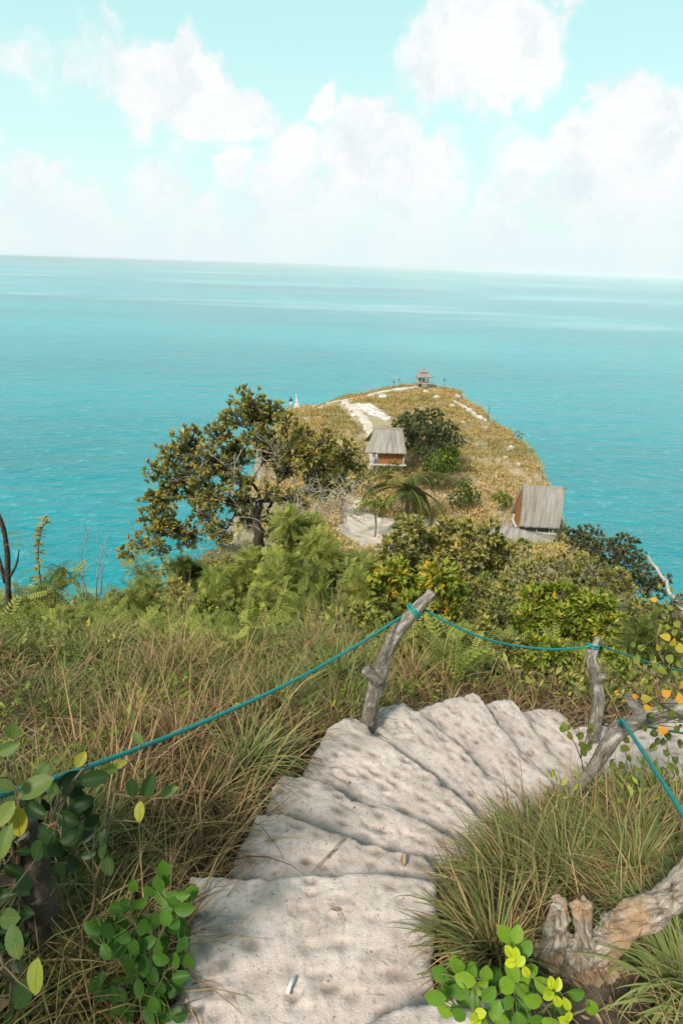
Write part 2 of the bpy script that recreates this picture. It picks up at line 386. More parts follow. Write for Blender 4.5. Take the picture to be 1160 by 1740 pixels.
RIM = [(395,905,26),(428,845,35),(443,785,46),(468,732,60),(486,704,75),(497,695,86),(545,690,91),(590,675,94),(645,662,98),(718,652,100),(768,662,96),(800,684,88),(833,712,78),(882,748,68),(920,795,58),(930,842,50),(950,900,40),(975,925,34),(1040,945,27),(1140,1012,17),(1175,1035,14)]
RW = [PY(*q, (-.5 if q[2] < 30 else 0)) for q in RIM]
for q in RW: c_(q)
LAND = [(-60, -60), (-14, -8), (-11, 2), (-8.5, 7), PY(-60,1000,8.6)[:2], PY(80,1010,9.3)[:2], PY(170,1010,9.8)[:2], PY(240,1003,12)[:2], PY(310,985,16)[:2], PY(350,955,20)[:2]] + [q[:2] for q in RW] + [(15, 9), (19, 0), (60, -60)]
LAND = np.array([np.asarray(q, float) for q in LAND])
for q in [(-5, -4, 1.2), (5, -4, 1.2), (0, -5, 1.6), (-20, -30, 9), (20, -30, 9), (0, -60, 20), (-9, 0, .2), (-8, 4, -1.2), (9, 0, .4), (12, 4, -1.5), (11, 8, -4), (-1, -.6, .5), (1, -.6, .5), (1.3, .3, .25), (-1.3, .3, .2), (2.2, 1.2, .0), (3.5, 2, -.5), (4.5, 3.5, -1.4), (-3, 1, .1)]: c_(q)
CT = np.array(CT)
# linear kernel interpolation with light smoothing
_d = np.linalg.norm(CT[:, None, :2]-CT[None, :, :2], axis=-1)
_A = np.zeros((len(CT)+3,)*2); _A[:len(CT), :len(CT)] = -_d + np.eye(len(CT))*.25
_A[:len(CT), -3:] = np.c_[np.ones(len(CT)), CT[:, :2]]; _A[-3:, :len(CT)] = _A[:len(CT), -3:].T
_w = np.linalg.lstsq(_A, np.r_[CT[:, 2], 0, 0, 0], rcond=None)[0]
def h0(x, y):
    x = np.asarray(x, float); y = np.asarray(y, float); sh = x.shape; x = x.ravel(); y = y.ravel(); r = np.empty(len(x))
    for s_ in range(0, len(x), 40000):
        a, b = x[s_:s_+40000], y[s_:s_+40000]
        dd = np.hypot(a[:, None]-CT[None, :, 0], b[:, None]-CT[None, :, 1])
        r[s_:s_+40000] = -dd@_w[:-3] + _w[-3] + _w[-2]*a + _w[-1]*b
    return r.reshape(sh)
def H(x, y):
    x = np.asarray(x, float); y = np.asarray(y, float)
    z = h0(x, y); D = np.hypot(x, y)
    fade = np.clip((D-3)/8, 0, 1); fade2 = np.clip((D-25)/25, 0, 1)
    z = z + fbm(x*1.3, y*1.3, o=3, seed=3)*(.06+.12*fade) + fbm(x*.22, y*.22, o=4, seed=5)*(.5*fade2)
    s_ = sdist(x, y, LAND); s_ = s_ + fbm(x*.35, y*.35, o=3, seed=8)*np.clip(D/60, 0, 1)*1.2
    z = z - np.where(s_ > 0, s_*2.4, 0)
    # leave room under the treads
    for k in range(0, 10):
        m = sdist(x, y, POLY[k]); z = np.where(m < .0, np.minimum(z, ZK[k]-.14), z)
    return np.maximum(z, SEA-6)
def Hf(x, y): return float(H(np.array([x]), np.array([y]))[0])
# ------------------------------------------------------------------ ground
def gaxis(lo, hi, c, fine, growth):
    a = [c]; s_ = fine
    while a[-1] < hi: a.append(a[-1]+s_); s_ = min(s_*growth, 4)
    b = [c]; s_ = fine
    while b[-1] > lo: b.append(b[-1]-s_); s_ = min(s_*growth, 4)
    return np.array(b[:0:-1]+a)
ys = gaxis(-70, 175, 2.2, .035, 1.014); xs = gaxis(-110, 120, .8, .035, 1.017)
X, Y = np.meshgrid(xs, ys); Z = H(X, Y); ny, nx = X.shape
i = np.arange(ny-1)[:, None]; j = np.arange(nx-1)[None]
Fq = np.stack([i*nx+j, i*nx+j+1, (i+1)*nx+j+1, (i+1)*nx+j], -1).reshape(-1, 4)
G = Geo(); G.add(np.stack([X, Y, Z], -1).reshape(-1, 3), Fq)
m, t, p, o = newmat('ground_soil')
g = t.add('ShaderNodeNewGeometry'); pos = g.outputs['Position']
a = t.noise(pos, 9, 6, .6); b = t.noise(pos, .35, 5, .6); e = t.noise(pos, 60, 4, .6)
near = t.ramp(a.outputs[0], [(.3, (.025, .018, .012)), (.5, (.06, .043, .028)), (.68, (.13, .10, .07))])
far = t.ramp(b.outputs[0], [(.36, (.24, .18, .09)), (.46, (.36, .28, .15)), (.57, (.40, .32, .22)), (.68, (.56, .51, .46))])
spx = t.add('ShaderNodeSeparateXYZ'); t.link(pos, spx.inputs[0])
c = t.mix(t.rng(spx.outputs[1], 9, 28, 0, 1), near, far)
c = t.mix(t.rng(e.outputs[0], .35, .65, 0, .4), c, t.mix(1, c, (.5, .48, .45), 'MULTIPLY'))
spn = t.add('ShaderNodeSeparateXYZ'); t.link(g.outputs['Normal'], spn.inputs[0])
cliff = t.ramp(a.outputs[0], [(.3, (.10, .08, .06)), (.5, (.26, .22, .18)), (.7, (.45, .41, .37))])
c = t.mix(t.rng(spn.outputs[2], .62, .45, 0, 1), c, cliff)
t.link(c, p.inputs['Base Color']); p.inputs['Roughness'].default_value = .95
bp = t.add('ShaderNodeBump'); bp.inputs['Strength'].default_value = .8; bp.inputs['Distance'].default_value = .05
t.link(a.outputs[0], bp.inputs['Height']); t.link(bp.outputs[0], p.inputs['Normal'])
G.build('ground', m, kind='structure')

# ------------------------------------------------------------------ sea
m, t, p, o = newmat('sea_water')
g = t.add('ShaderNodeNewGeometry'); pos = g.outputs['Position']
mp = t.add('ShaderNodeMapping'); t.link(pos, mp.inputs[0]); mp.inputs['Rotation'].default_value = (0, 0, R_(-22)); mp.inputs['Scale'].default_value = (.55, 1, 1)
n1 = t.noise(mp.outputs[0], .16, 4, .6); n2 = t.noise(mp.outputs[0], .55, 3, .6); n3 = t.noise(mp.outputs[0], .035, 3, .5)
mp2 = t.mapping(pos, (.35, 1, 1)); big = t.noise(mp2, .0016, 6, .6); band = t.noise(mp2, .0009, 5, .7)
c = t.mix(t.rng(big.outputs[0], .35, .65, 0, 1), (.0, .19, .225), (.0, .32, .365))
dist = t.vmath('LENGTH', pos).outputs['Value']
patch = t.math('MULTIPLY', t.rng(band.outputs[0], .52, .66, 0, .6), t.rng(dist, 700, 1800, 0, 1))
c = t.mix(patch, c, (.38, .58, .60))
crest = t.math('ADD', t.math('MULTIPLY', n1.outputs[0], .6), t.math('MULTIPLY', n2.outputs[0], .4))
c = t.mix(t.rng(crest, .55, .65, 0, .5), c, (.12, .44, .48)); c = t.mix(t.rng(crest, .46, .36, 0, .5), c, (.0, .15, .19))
t.link(c, p.inputs['Base Color']); p.inputs['Roughness'].default_value = .16; p.inputs['IOR'].default_value = 1.33
hgt = t.math('ADD', t.math('ADD', t.math('MULTIPLY', n1.outputs[0], 2.2), t.math('MULTIPLY', n2.outputs[0], .7)), t.math('MULTIPLY', n3.outputs[0], 5.0))
bp = t.add('ShaderNodeBump'); bp.inputs['Strength'].default_value = .8; bp.inputs['Distance'].default_value = 1.0
t.link(hgt, bp.inputs['Height']); t.link(bp.outputs[0], p.inputs['Normal'])
G = Geo(); rr = np.concatenate([[0], np.geomspace(60, 60000, 40)]); na = 96; V = []
for r in rr: V += [[r*math.cos(2*math.pi*k/na), r*math.sin(2*math.pi*k/na), SEA] for k in range(na)]
i = np.arange(len(rr)-1)[:, None]; j = np.arange(na)[None]
G.add(V, np.stack([i*na+j, (i+1)*na+j, (i+1)*na+(j+1) % na, i*na+(j+1) % na], -1).reshape(-1, 4))
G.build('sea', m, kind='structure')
m = bpy.data.materials.new('sea_haze'); m.use_nodes = True; t = NT(m.node_tree); t.n.clear()
o = t.add('ShaderNodeOutputMaterial'); pv = t.add('ShaderNodeVolumePrincipled'); pv.inputs['Color'].default_value = (.84, .97, 1, 1)
pv.inputs['Density'].default_value = 3.2e-5; pv.inputs['Anisotropy'].default_value = -.6; t.link(pv.outputs[0], o.inputs['Volume'])
G = Geo(); box(G, (0, 0, (SEA-7+12)/2), (121000, 121000, 12-(SEA-7))); G.build('haze', m, kind='stuff', smooth=False)

# ------------------------------------------------------------------ stairs
m, t, p, o = newmat('carved_pale_earth')
g = t.add('ShaderNodeNewGeometry'); pos = g.outputs['Position']
at = t.add('ShaderNodeAttribute', attribute_name='tint')
a = t.noise(pos, 7, 6, .6); b = t.noise(pos, 55, 5, .65); e = t.noise(pos, 170, 3, .6); v = t.noise(pos, 22, 5, .7)
c = t.ramp(a.outputs[0], [(.3, (.385, .31, .28)), (.5, (.49, .40, .365)), (.7, (.57, .48, .445))])
c = t.mix(t.rng(b.outputs[0], .45, .33, 0, .6), c, (.19, .15, .125))
c = t.mix(t.rng(e.outputs[0], .60, .68, 0, .6), c, (.60, .55, .51))
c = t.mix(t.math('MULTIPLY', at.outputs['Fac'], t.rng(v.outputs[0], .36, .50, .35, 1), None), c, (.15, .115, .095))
t.link(c, p.inputs['Base Color']); p.inputs['Roughness'].default_value = .95; p.inputs['Specular IOR Level'].default_value = .2
hh = t.math('ADD', t.math('MULTIPLY', b.outputs[0], .7), t.math('MULTIPLY', e.outputs[0], .3))
bp = t.add('ShaderNodeBump'); bp.inputs['Strength'].default_value = .6; bp.inputs['Distance'].default_value = .015
t.link(hh, bp.inputs['Height']); t.link(bp.outputs[0], p.inputs['Normal'])
M['earth'] = m
stairs = empty('earth_staircase', (0, 1.5, 0), kind='structure')
def step_mesh(k):
    P = POLY[k]; lo = P.min(0)-.08; hi = P.max(0)+.08; st = .008 if k < 5 else .01
    x = np.arange(lo[0], hi[0], st); y = np.arange(lo[1], hi[1], st); X, Y = np.meshgrid(x, y)
    s_ = sdist(X, Y, P); s_ = s_ + fbm(X*9, Y*9, o=5, seed=20+k)*.013
    z = ZK[k] + fbm(X*5, Y*5, o=3, seed=40+k)*.006 + fbm(X*34, Y*34, o=4, seed=50+k)*.011*np.clip(.5+1.2*fbm(X*4, Y*4, o=2, seed=150+k), .1, 1)
    e = EW[k]; ax = nrm((e[min(len(e)-1, len(e)*3//4)]-e[len(e)//4])[None])[0]; ay = np.array([-ax[1], ax[0]])
    if ay[1] < 0: ay = -ay
    u = X*ax[0]+Y*ax[1]; v_ = X*ay[0]+Y*ay[1]
    dark = np.zeros_like(X); r2 = np.random.default_rng(k)
    pu, pv = .095, .055
    iu = np.floor(u/pu).astype(int); iv = np.floor(v_/pv).astype(int)
    for du in (-1, 0, 1):
        for dv in (-1, 0, 1):
            a, b = iu+du, iv+dv; zz = np.full(a.shape, k*7)
            cu = (a+.5+(hsh(a, b, zz, 1)-.5)*.9+.5*(b % 2))*pu; cv = (b+.5+(hsh(a, b, zz, 2)-.5)*.7)*pv
            amp = np.clip(hsh(a, b, zz, 3)*1.5-.2, 0, 1); wu = .02+.022*hsh(a, b, zz, 4)
            q = (v_-cv)/(.015); fu = np.exp(-((u-cu)/wu)**2)
            cut = np.where(q < 0, np.exp(-(q/1.6)**2), np.exp(-(q/.55)**2))*fu
            lip = np.exp(-((q-1.3)/.6)**2)*fu
            z = z - cut*.015*amp + lip*.003*amp; dark = np.maximum(dark, cut*amp*(.42+hsh(a, b, zz, 5)*.6))
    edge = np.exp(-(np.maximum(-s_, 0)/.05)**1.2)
    dark = np.clip(dark*1.0 + edge*.55*np.clip(fbm(X*9, Y*9, o=3, seed=70)+.55, 0, 1), 0, 1)  # riser shadow painted into the tint along the tread edges, over the pick mark soil
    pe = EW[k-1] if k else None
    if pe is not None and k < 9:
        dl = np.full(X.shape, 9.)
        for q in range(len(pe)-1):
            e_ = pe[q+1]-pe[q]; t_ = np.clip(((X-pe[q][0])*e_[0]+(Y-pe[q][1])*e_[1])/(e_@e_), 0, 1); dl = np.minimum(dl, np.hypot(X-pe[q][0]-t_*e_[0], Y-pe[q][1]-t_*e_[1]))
        foot = np.clip(1.15-dl/.17, 0, 1)*np.clip(.75+.9*fbm(X*11, Y*11, o=4, seed=110+k), 0, 1.2)  # occlusion shade below the upper step, painted as a dark band on the tread
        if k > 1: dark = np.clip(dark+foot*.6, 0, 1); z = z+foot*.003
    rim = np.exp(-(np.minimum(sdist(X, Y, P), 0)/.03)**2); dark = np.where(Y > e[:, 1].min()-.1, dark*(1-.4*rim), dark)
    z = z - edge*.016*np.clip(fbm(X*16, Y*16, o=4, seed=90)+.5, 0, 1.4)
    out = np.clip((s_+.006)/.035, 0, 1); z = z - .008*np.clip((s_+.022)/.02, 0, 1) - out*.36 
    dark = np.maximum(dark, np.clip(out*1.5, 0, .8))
    nyy, nxx = X.shape; i = np.arange(nyy-1)[:, None]; j = np.arange(nxx-1)[None]
    Fq = np.stack([i*nxx+j, i*nxx+j+1, (i+1)*nxx+j+1, (i+1)*nxx+j], -1).reshape(-1, 4)
    keep = (s_.ravel()[Fq].min(1) < .045); Fq = Fq[keep]
    us = np.unique(Fq); mp = np.full(X.size, -1); mp[us] = np.arange(len(us))
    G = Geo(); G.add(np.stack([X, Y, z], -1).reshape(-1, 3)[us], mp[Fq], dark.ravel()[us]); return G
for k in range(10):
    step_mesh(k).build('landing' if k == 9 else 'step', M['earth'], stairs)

# ------------------------------------------------------------------ gnarled wood: lobes fused into one skin
def gnarl(name, paths, mat, parent=None, voxel=.008, disp=.012, freq=14, holes=(), **k):
    G = Geo()
    for P, r in paths:
        P = smooth_path(np.array(P), 6); rr = np.interp(np.linspace(0, 1, len(P)), np.linspace(0, 1, len(r)), r)
        tube(G, P, rr, 16)
    me = G.mesh('tmp'); o = bpy.data.objects.new('tmp', me); COL.objects.link(o)
    md = o.modifiers.new('r', 'REMESH'); md.mode = 'VOXEL'; md.voxel_size = voxel; md.use_smooth_shade = True
    dg = bpy.context.evaluated_depsgraph_get(); me2 = bpy.data.meshes.new_from_object(o.evaluated_get(dg))
    bpy.data.objects.remove(o)
    PS, PT, PA = [], [], []
    for P, _r in paths:
        P = smooth_path(np.array(P), 6); PS.append(P); PT.append(nrm(np.gradient(P, axis=0))); PA.append(np.r_[0, np.cumsum(np.linalg.norm(np.diff(P, axis=0), axis=1))])
    PS, PT, PA = np.vstack(PS), np.vstack(PT), np.concatenate(PA)
    n = len(me2.vertices); V = np.empty(n*3, np.float32); me2.vertices.foreach_get('co', V); V = V.reshape(-1, 3).astype(float)
    N = np.empty(n*3, np.float32); me2.vertices.foreach_get('normal', N); N = N.reshape(-1, 3)
    nr = np.concatenate([np.argmin(((V[q:q+4000, None]-PS[None])**2).sum(-1), 1) for q in range(0, n, 4000)])
    off_ = V-PS[nr]; al = (off_*PT[nr]).sum(-1, keepdims=True); arc = PA[nr][:, None]+al
    gc = off_-al*PT[nr]+np.array([[.13, .21, .17]])*arc; wb = .02*np.stack([fbm(V[:, 0]*12, V[:, 1]*12, V[:, 2]*12, 2, 5+q) for q in range(3)], -1); gc = gc*1.6+wb
    at_ = me2.attributes.new('gc', 'FLOAT_VECTOR', 'POINT'); at_.data.foreach_set('vector', gc.astype(np.float32).ravel())
    d = fbm(V[:, 0]*freq, V[:, 1]*freq, V[:, 2]*freq, 4, 11); rd = 1-2*np.abs(fbm(gc[:, 0]*freq*1.6, gc[:, 1]*freq*1.6, gc[:, 2]*freq*1.6, 3, 31))
    V = V + N*((d*disp*.8 + (rd-.6)*disp*.9)[:, None])
    for c, r, dep in holes:
        q = np.linalg.norm(V-np.array(c), axis=1); V = V - N*(np.exp(-(q/r)**2)*dep)[:, None]
    me2.vertices.foreach_set('co', V.astype(np.float32).ravel()); me2.update(); me2.name = name
    me2.materials.clear(); me2.materials.append(mat)
    for pl in me2.polygons: pl.use_smooth = True
    o = bpy.data.objects.new(name, me2); COL.objects.link(o)
    if parent is not None: o.parent = parent; o.matrix_parent_inverse = Matrix.Translation(-Vector(parent.location))
    return tag(o, **k)
def gpt(px, py, z): return PZ(px, py, z)
# near post, leaning right with a stubbed fork
D1 = 3.38
b1 = [PD(624,1222,D1+.10), PD(632,1190,D1+.06), PD(642,1155,D1+.02), PD(655,1115,D1), PD(672,1078,D1-.02), PD(698,1045,D1-.03), PD(718,1024,D1-.04), PD(734,1006,D1-.05)]
b1[0][2] -= .12
gnarl('rope_post', [(b1, [.047, .043, .05, .036, .036, .038, .032, .028]), ([PD(644,1158,D1), PD(632,1146,D1-.02), PD(620,1136,D1-.03)], [.042, .032, .036])], M['gbark'], voxel=.007, disp=.007, freq=18,
      label='grey forked wooden post leaning right at the bend of the steps', cat='post', group='rough wooden posts holding the rope')
D2 = 4.05
b2 = [PD(1012,1232,D2+.06), PD(1016,1190,D2+.03), PD(1010,1150,D2), PD(1004,1120,D2-.02), PD(1007,1106,D2-.02), PD(1016,1082,D2-.03)]
b2[0][2] -= .12
gnarl('rope_post', [(b2, [.044, .042, .038, .036, .034, .02]), ([PD(1004,1112,D2), PD(998,1104,D2-.02)], [.032, .02]), ([PD(1012,1155,D2), PD(1024,1150,D2-.02), PD(1030,1152,D2-.03)], [.03, .026, .02])], M['gbark'], voxel=.008, disp=.007, freq=18,
      label='short upright wooden post with teal rope knotted at its top', cat='post', group='rough wooden posts holding the rope')
D3 = 2.75
b3 = [PD(968,1352,D3+.12), PD(992,1326,D3+.08), PD(1020,1285,D3+.04), PD(1045,1245,D3), PD(1075,1228,D3-.02), PD(1115,1216,D3-.05), PD(1165,1196,D3-.1), PD(1240,1160,D3-.15)]
gnarl('leaning_branch', [(b3, [.02, .026, .031, .037, .032, .036, .038, .04]), ([PD(1090,1222,D3), PD(1076,1198,D3-.01), PD(1068,1180,D3)], [.035, .024, .022])], M['gbark'], voxel=.007, disp=.008, freq=16,
      label='grey bent branch with rope looped at its elbow, right of steps', cat='branch')
# cut stump with a thick limb
m, t, p, o = newmat('peeled_wood')
gn = t.add('ShaderNodeNewGeometry'); pos = t.add('ShaderNodeAttribute', attribute_name='gc').outputs['Vector']
a = t.noise(gn.outputs['Position'], 9, 5, .6); b = t.noise(pos, 48, 6, .68); e = t.noise(pos, 26, 5, .7)
c = t.ramp(b.outputs[0], [(.32, (.08, .06, .045)), (.47, (.30, .24, .195)), (.66, (.52, .45, .38))])
c = t.mix(t.rng(a.outputs[0], .52, .60, 0, .75), c, (.40, .24, .13))
c = t.mix(t.rng(e.outputs[0], .55, .66, 0, .9), c, (.06, .045, .03))
t.link(c, p.inputs['Base Color']); p.inputs['Roughness'].default_value = .8
bp = t.add('ShaderNodeBump'); bp.inputs['Strength'].default_value = .9; bp.inputs['Distance'].default_value = .015
t.link(b.outputs[0], bp.inputs['Height']); t.link(bp.outputs[0], p.inputs['Normal']); M['peeled'] = m
S = 1.72
st_paths = [
 ([PD(938,1700,S+.14), PD(938,1650,S+.05), PD(942,1600,S), PD(949,1560,S-.03), PD(950,1536,S-.05)], [.05, .044, .034, .026, .02]),
 ([PD(975,1665,S), PD(983,1615,S-.04), PD(987,1572,S-.07), PD(985,1532,S-.09)], [.045, .030, .024, .024]),
 ([PD(955,1670,S+.05), PD(990,1655,S), PD(1025,1650,S-.01), PD(1045,1655,S)], [.05, .058, .052, .038]),
 ([PD(960,1640,S+.02), PD(1000,1615,S-.02), PD(1040,1590,S-.06), PD(1075,1562,S-.1), PD(1110,1545,S-.13), PD(1150,1512,S-.18), PD(1200,1460,S-.22), PD(1270,1380,S-.26)], [.033, .042, .036, .042, .038, .032, .034, .036]),
 ([PD(1010,1665,S), PD(1035,1670,S+.03)], [.055, .045]),
 ([PD(1025,1590,S-.03), PD(1030,1565,S-.05)], [.03, .016]),
 ([PD(1010,1685,S+.02), PD(1016,1700,S+.03)], [.03, .008]),
 ([PD(935,1690,S+.12), PD(905,1695,S+.2)], [.05, .03])]
gnarl('tree_stump', st_paths, M['peeled'], voxel=.005, disp=.019, freq=15,
      holes=[(PD(1075,1590,S-.16), .028, .03), (PD(1055,1608,S-.13), .03, .035), (PD(1090,1555,S-.18), .02, .02), (PD(965,1605,S-.07), .016, .04), (PD(964,1635,S-.07), .018, .035), (PD(985,1640,S-.08), .03, .03), (PD(956,1536,S-.09), .014, .02), (PD(976,1566,S-.12), .006, .015), (PD(986,1568,S-.12), .006, .015)],
      label='gnarled pale cut stump with a thick limb, bottom right corner', cat='stump')
# shaded trunk and broken stub by the left plants
gnarl('shrub_stump', [([PD(40,1790,1.75), PD(52,1700,1.72), PD(60,1600,1.68), PD(66,1520,1.62), PD(50,1450,1.58), PD(40,1400,1.55)], [.06, .055, .05, .045, .035, .03]),
      ([PD(62,1540,1.64), PD(20,1480,1.6), PD(-40,1420,1.55)], [.05, .04, .035])], M['darkbark'], voxel=.01, disp=.014, freq=10,
      label='dark rough trunk in the shade under the broad leaved shrub', cat='trunk')
gnarl('broken_stub', [([PD(112,1730,1.85), PD(125,1660,1.78), PD(140,1606,1.72)], [.055, .05, .04]), ([PD(130,1650,1.78), PD(155,1612,1.74)], [.035, .02])], M['bark'], voxel=.008, disp=.01, freq=16,
      label='broken grey stub left of the steps beside small green plant', cat='stump')

# ------------------------------------------------------------------ rope
def rope(name, pts, r=.0076, seg=14, n=40, mat=None, knot=None, **k):
    P = smooth_path(pts, n); G = Geo(); L = np.linalg.norm(np.diff(P, axis=0), axis=1).sum()
    m_ = max(30, int(L/.006)); s_ = np.r_[0, np.cumsum(np.linalg.norm(np.diff(P, axis=0), axis=1))]
    q = np.linspace(0, s_[-1], min(m_, 900)); P = np.stack([np.interp(q, s_, P[:, i]) for i in range(3)], -1)
    tube(G, P, r, seg, lobes=3, twist=2*math.pi/.05)
    for c, rad, ax in (knot or []):
        for off_ in (-.6, .5):
            th = np.linspace(0, 2*math.pi, 30); a = nrm(np.array(ax)[None])[0]; u = nrm(np.cross(a, [0, .2, 1])[None])[0]; v = np.cross(a, u)
            tube(G, c + a*off_*r*2 + (u*np.cos(th)[:, None] + v*np.sin(th)[:, None])*rad, r*.9, 8, cap=False)
    return G.build(name, mat or M['rope'], **k)
ax1 = b1[6]-b1[5]; k1 = (b1[5]+b1[6])/2
rope('handrail_rope', [PD(-420,1420,.95), PD(-180,1398,1.12), PD(0,1352,1.36), PD(180,1292,1.72), PD(350,1225,2.15), PD(500,1156,2.6), PD(600,1100,2.98), PD(684,1047,3.36), PD(716,1032,3.40)],
     knot=[(PD(704,1037,D1-.03), .045, ax1)], label='teal twisted rope running along the left side to the forked post', cat='rope', group='teal handrail ropes')
rope('handrail_rope', [PD(706,1030,3.38), PD(722,1036,3.38), PD(760,1058,3.42), PD(820,1084,3.55), PD(880,1098,3.72), PD(940,1103,3.88), PD(985,1101,3.99), PD(1004,1097,4.0)],
     r=.0072, knot=[(PD(1007,1098,D2-.02), .036, b2[4]-b2[3])], label='teal rope sagging between the forked post and the short upright post', cat='rope', group='teal handrail ropes')
rope('handrail_rope', [PD(1008,1096,4.04), PD(1026,1099,4.15), PD(1060,1112,4.4), PD(1110,1128,4.8), PD(1145,1137,5.1), PD(1230,1150,5.6)], r=.0072,
     label='teal rope going down beyond the short upright post at the right', cat='rope', group='teal handrail ropes')
rope('handrail_rope', [PD(1058,1236,2.72), PD(1052,1228,2.68), PD(1056,1224,2.64), PD(1075,1252,2.4), PD(1105,1298,2.05), PD(1140,1352,1.75), PD(1165,1392,1.6), PD(1240,1510,1.3)], r=.0075,
     label='bright teal rope hanging from the bent branch to lower right', cat='rope', group='teal handrail ropes')
rope('guy_rope', [PD(1058,1226,2.7), PD(1062,1232,2.78), PD(1100,1235,2.9), PD(1160,1246,3.1), PD(1260,1262,3.4)], r=.006,
     label='thin dark teal rope behind the bent branch across pale landing', cat='rope')

# ------------------------------------------------------------------ woody plants
def unit(n, r=rng):
    v = r.normal(size=(n, 3)); return nrm(v)
T_SM = [t_leaf(.42, .07, -.12), t_leaf(.36, .10, -.25), t_leaf(.5, .05, .05)]
T_BG = [t_leaf(.5, .06, -.12, 6), t_leaf(.46, .10, -.25, 6), t_leaf(.55, .05, -.05, 6)]
def leafspray(G, base, d, n, size, spread=.9, tint=.5, tv=.25, T=T_SM, r=rng, along=.0, up=.3):
    """n leaves round each twig end (base (m,3), d (m,3))"""
    m = len(base); B = np.repeat(base, n, 0); D = np.repeat(d, n, 0)
    q = nrm(D + unit(m*n, r)*spread + np.array([0, 0, up])); B = B - D*(r.random((m*n, 1))*along) + unit(m*n, r)*size*.12
    s_ = size*(.65+.6*r.random(m*n)); Rm = frames(q, roll=r.uniform(-.9, .9, m*n))*s_[:, None, None]
    tt = np.clip(np.repeat(np.broadcast_to(tint, (m,)), n) + r.normal(0, tv, m*n), 0, 1)
    idx = r.integers(0, len(T), m*n)
    for k, (tv_, tf) in enumerate(T):
        s2 = idx == k; G.inst(tv_, tf, Rm[s2], B[s2], tt[s2])
def shrub(name, base, clusters, leafm, lsize, label, cat, group=None, tufts=30, per=8, tint=.5, tv=.22, r0=.05, barkm=None, twigs=.5, seed=1, leafT=T_SM, spread=.9, barepale=0, hub=None, crown='crown', stemname='trunk', up=.3, twr=1.0, shell=.45):
    """clusters: (centre, radius) in metres; limbs run from the base through a hub to each cluster, twigs to tufts of leaves"""
    r = np.random.default_rng(seed); base = np.asarray(base, float)
    root = empty(name, base, label=label, cat=cat, group=group)
    W_, L_ = Geo(), Geo(); cen = np.mean([c for c, _ in clusters], 0)
    hub = base + (cen-base)*.45 if hub is None else np.asarray(hub, float)
    tube(W_, smooth_path([base-[0, 0, .3], base+(hub-base)*.5+r.normal(0, .04, 3)*np.linalg.norm(hub-base), hub], 6, r0*.6, seed), np.linspace(r0*1.25, r0*.85, 13), 8, bump=.25, freq=3/r0*.1)
    nodes = [(np.asarray(hub), r0*.85, 0.0)]
    for ci, (c, R) in enumerate(sorted(clusters, key=lambda q: np.linalg.norm(q[0]-hub))):
        c = np.asarray(c, float)
        s0, rs, pl = min(nodes, key=lambda q: np.linalg.norm(q[0]-c)+.3*q[2]); L = np.linalg.norm(c-s0)
        P = smooth_path([s0, s0+(c-s0)*.5+r.normal(0, .13, 3)*L+[0, 0, -.05*L], c], 5, L*.06, seed+ci)
        ra = min(rs*.8, r0*.6); rr_ = np.linspace(ra, max(ra*.4, r0*.1), len(P)); tube(W_, P, rr_, 6, cap=False)
        ac = np.r_[0, np.cumsum(np.linalg.norm(np.diff(P, axis=0), axis=1))]; nodes += [(P[q], rr_[q], pl+ac[q]) for q in range(3, len(P), 2)]
        nt = max(4, int(tufts*(R/np.mean([q for _, q in clusters]))**2))
        u = unit(nt, r); rad = (shell+(1-shell)*r.random(nt)**.6)[:, None]
        ends = c + u*rad*R*np.array([1, 1, .85]) + r.normal(0, .06*R, (nt, 3))
        k = int(nt*twigs)
        for e in ends[:k]:
            s_ = P[r.integers(len(P)//2, len(P))]; mid = (s_+e)/2 + r.normal(0, .12, 3)*np.linalg.norm(e-s_)
            tube(W_, smooth_path([s_, mid, e], 3), np.linspace(r0*.13, r0*.05, 7)*twr, 4, cap=False)
        patch = .12*fbm(ends[:, 0]/R*1.5, ends[:, 1]/R*1.5, ends[:, 2]/R*1.5, 2, seed)*2
        leafspray(L_, ends, nrm(u + np.array([0, 0, .35])), per, lsize, spread, np.clip(tint+patch+r.normal(0, .06, nt), 0, 1), tv, leafT, r, up=up)
    W_.build(stemname, barkm or M['bark'], root); L_.build(crown, leafm, root)
    return root
def CLp(lst, Y, spread=.0, seed=3):
    r = np.random.default_rng(seed); out = []
    for q in lst:
        px, py, rp = q[:3]; yy = Y*(1+(q[3] if len(q) > 3 else r.uniform(-spread, spread))); c = PY(px, py, yy)
        d = (c-CP)@Fw; out.append((c, rp/F_PX*d))
    return out
# big spreading tree
tb = PY(442, 942, 20.0); tb[2] = Hf(tb[0], tb[1])
big = [(425,690,34),(395,705,24),(462,700,26),(485,712,16),(322,752,32),(290,775,26),(262,800,20),(350,780,30),(300,812,28),(262,850,24),(330,835,30),(250,880,18),(285,880,26),(345,870,26),(400,770,28),
       (432,742,26),(470,752,26),(512,742,26),(550,752,24),(585,765,24),(605,790,20),(540,790,28),(490,792,24),(400,820,26),(370,905,26),(318,915,24),(240,922,20),(215,945,16),(270,935,18),(460,835,20),(500,850,24),(545,830,24),(420,880,22),(470,900,24),(585,815,20),(440,715,30),(370,740,24),(380,795,26),(450,770,26),(500,765,26),(330,790,28),(290,840,26),(360,845,28),(410,850,26),(300,900,24),(270,905,22),(530,775,26),(575,790,24),(395,760,24),(345,820,26)]
shrub('spreading_tree', tb, CLp(big, 20, .07, 4), M['tree_leaf'], .2, 'large spreading tree with dark olive leaves and pale bare twigs above the sea', 'tree', tufts=42, per=10, tint=.58, tv=.26, r0=.17, seed=5,
      barkm=M['darkbark'], twigs=.9, hub=PY(440, 850, 19.8), twr=1.0, shell=.2)
G = Geo(); r = np.random.default_rng(12)
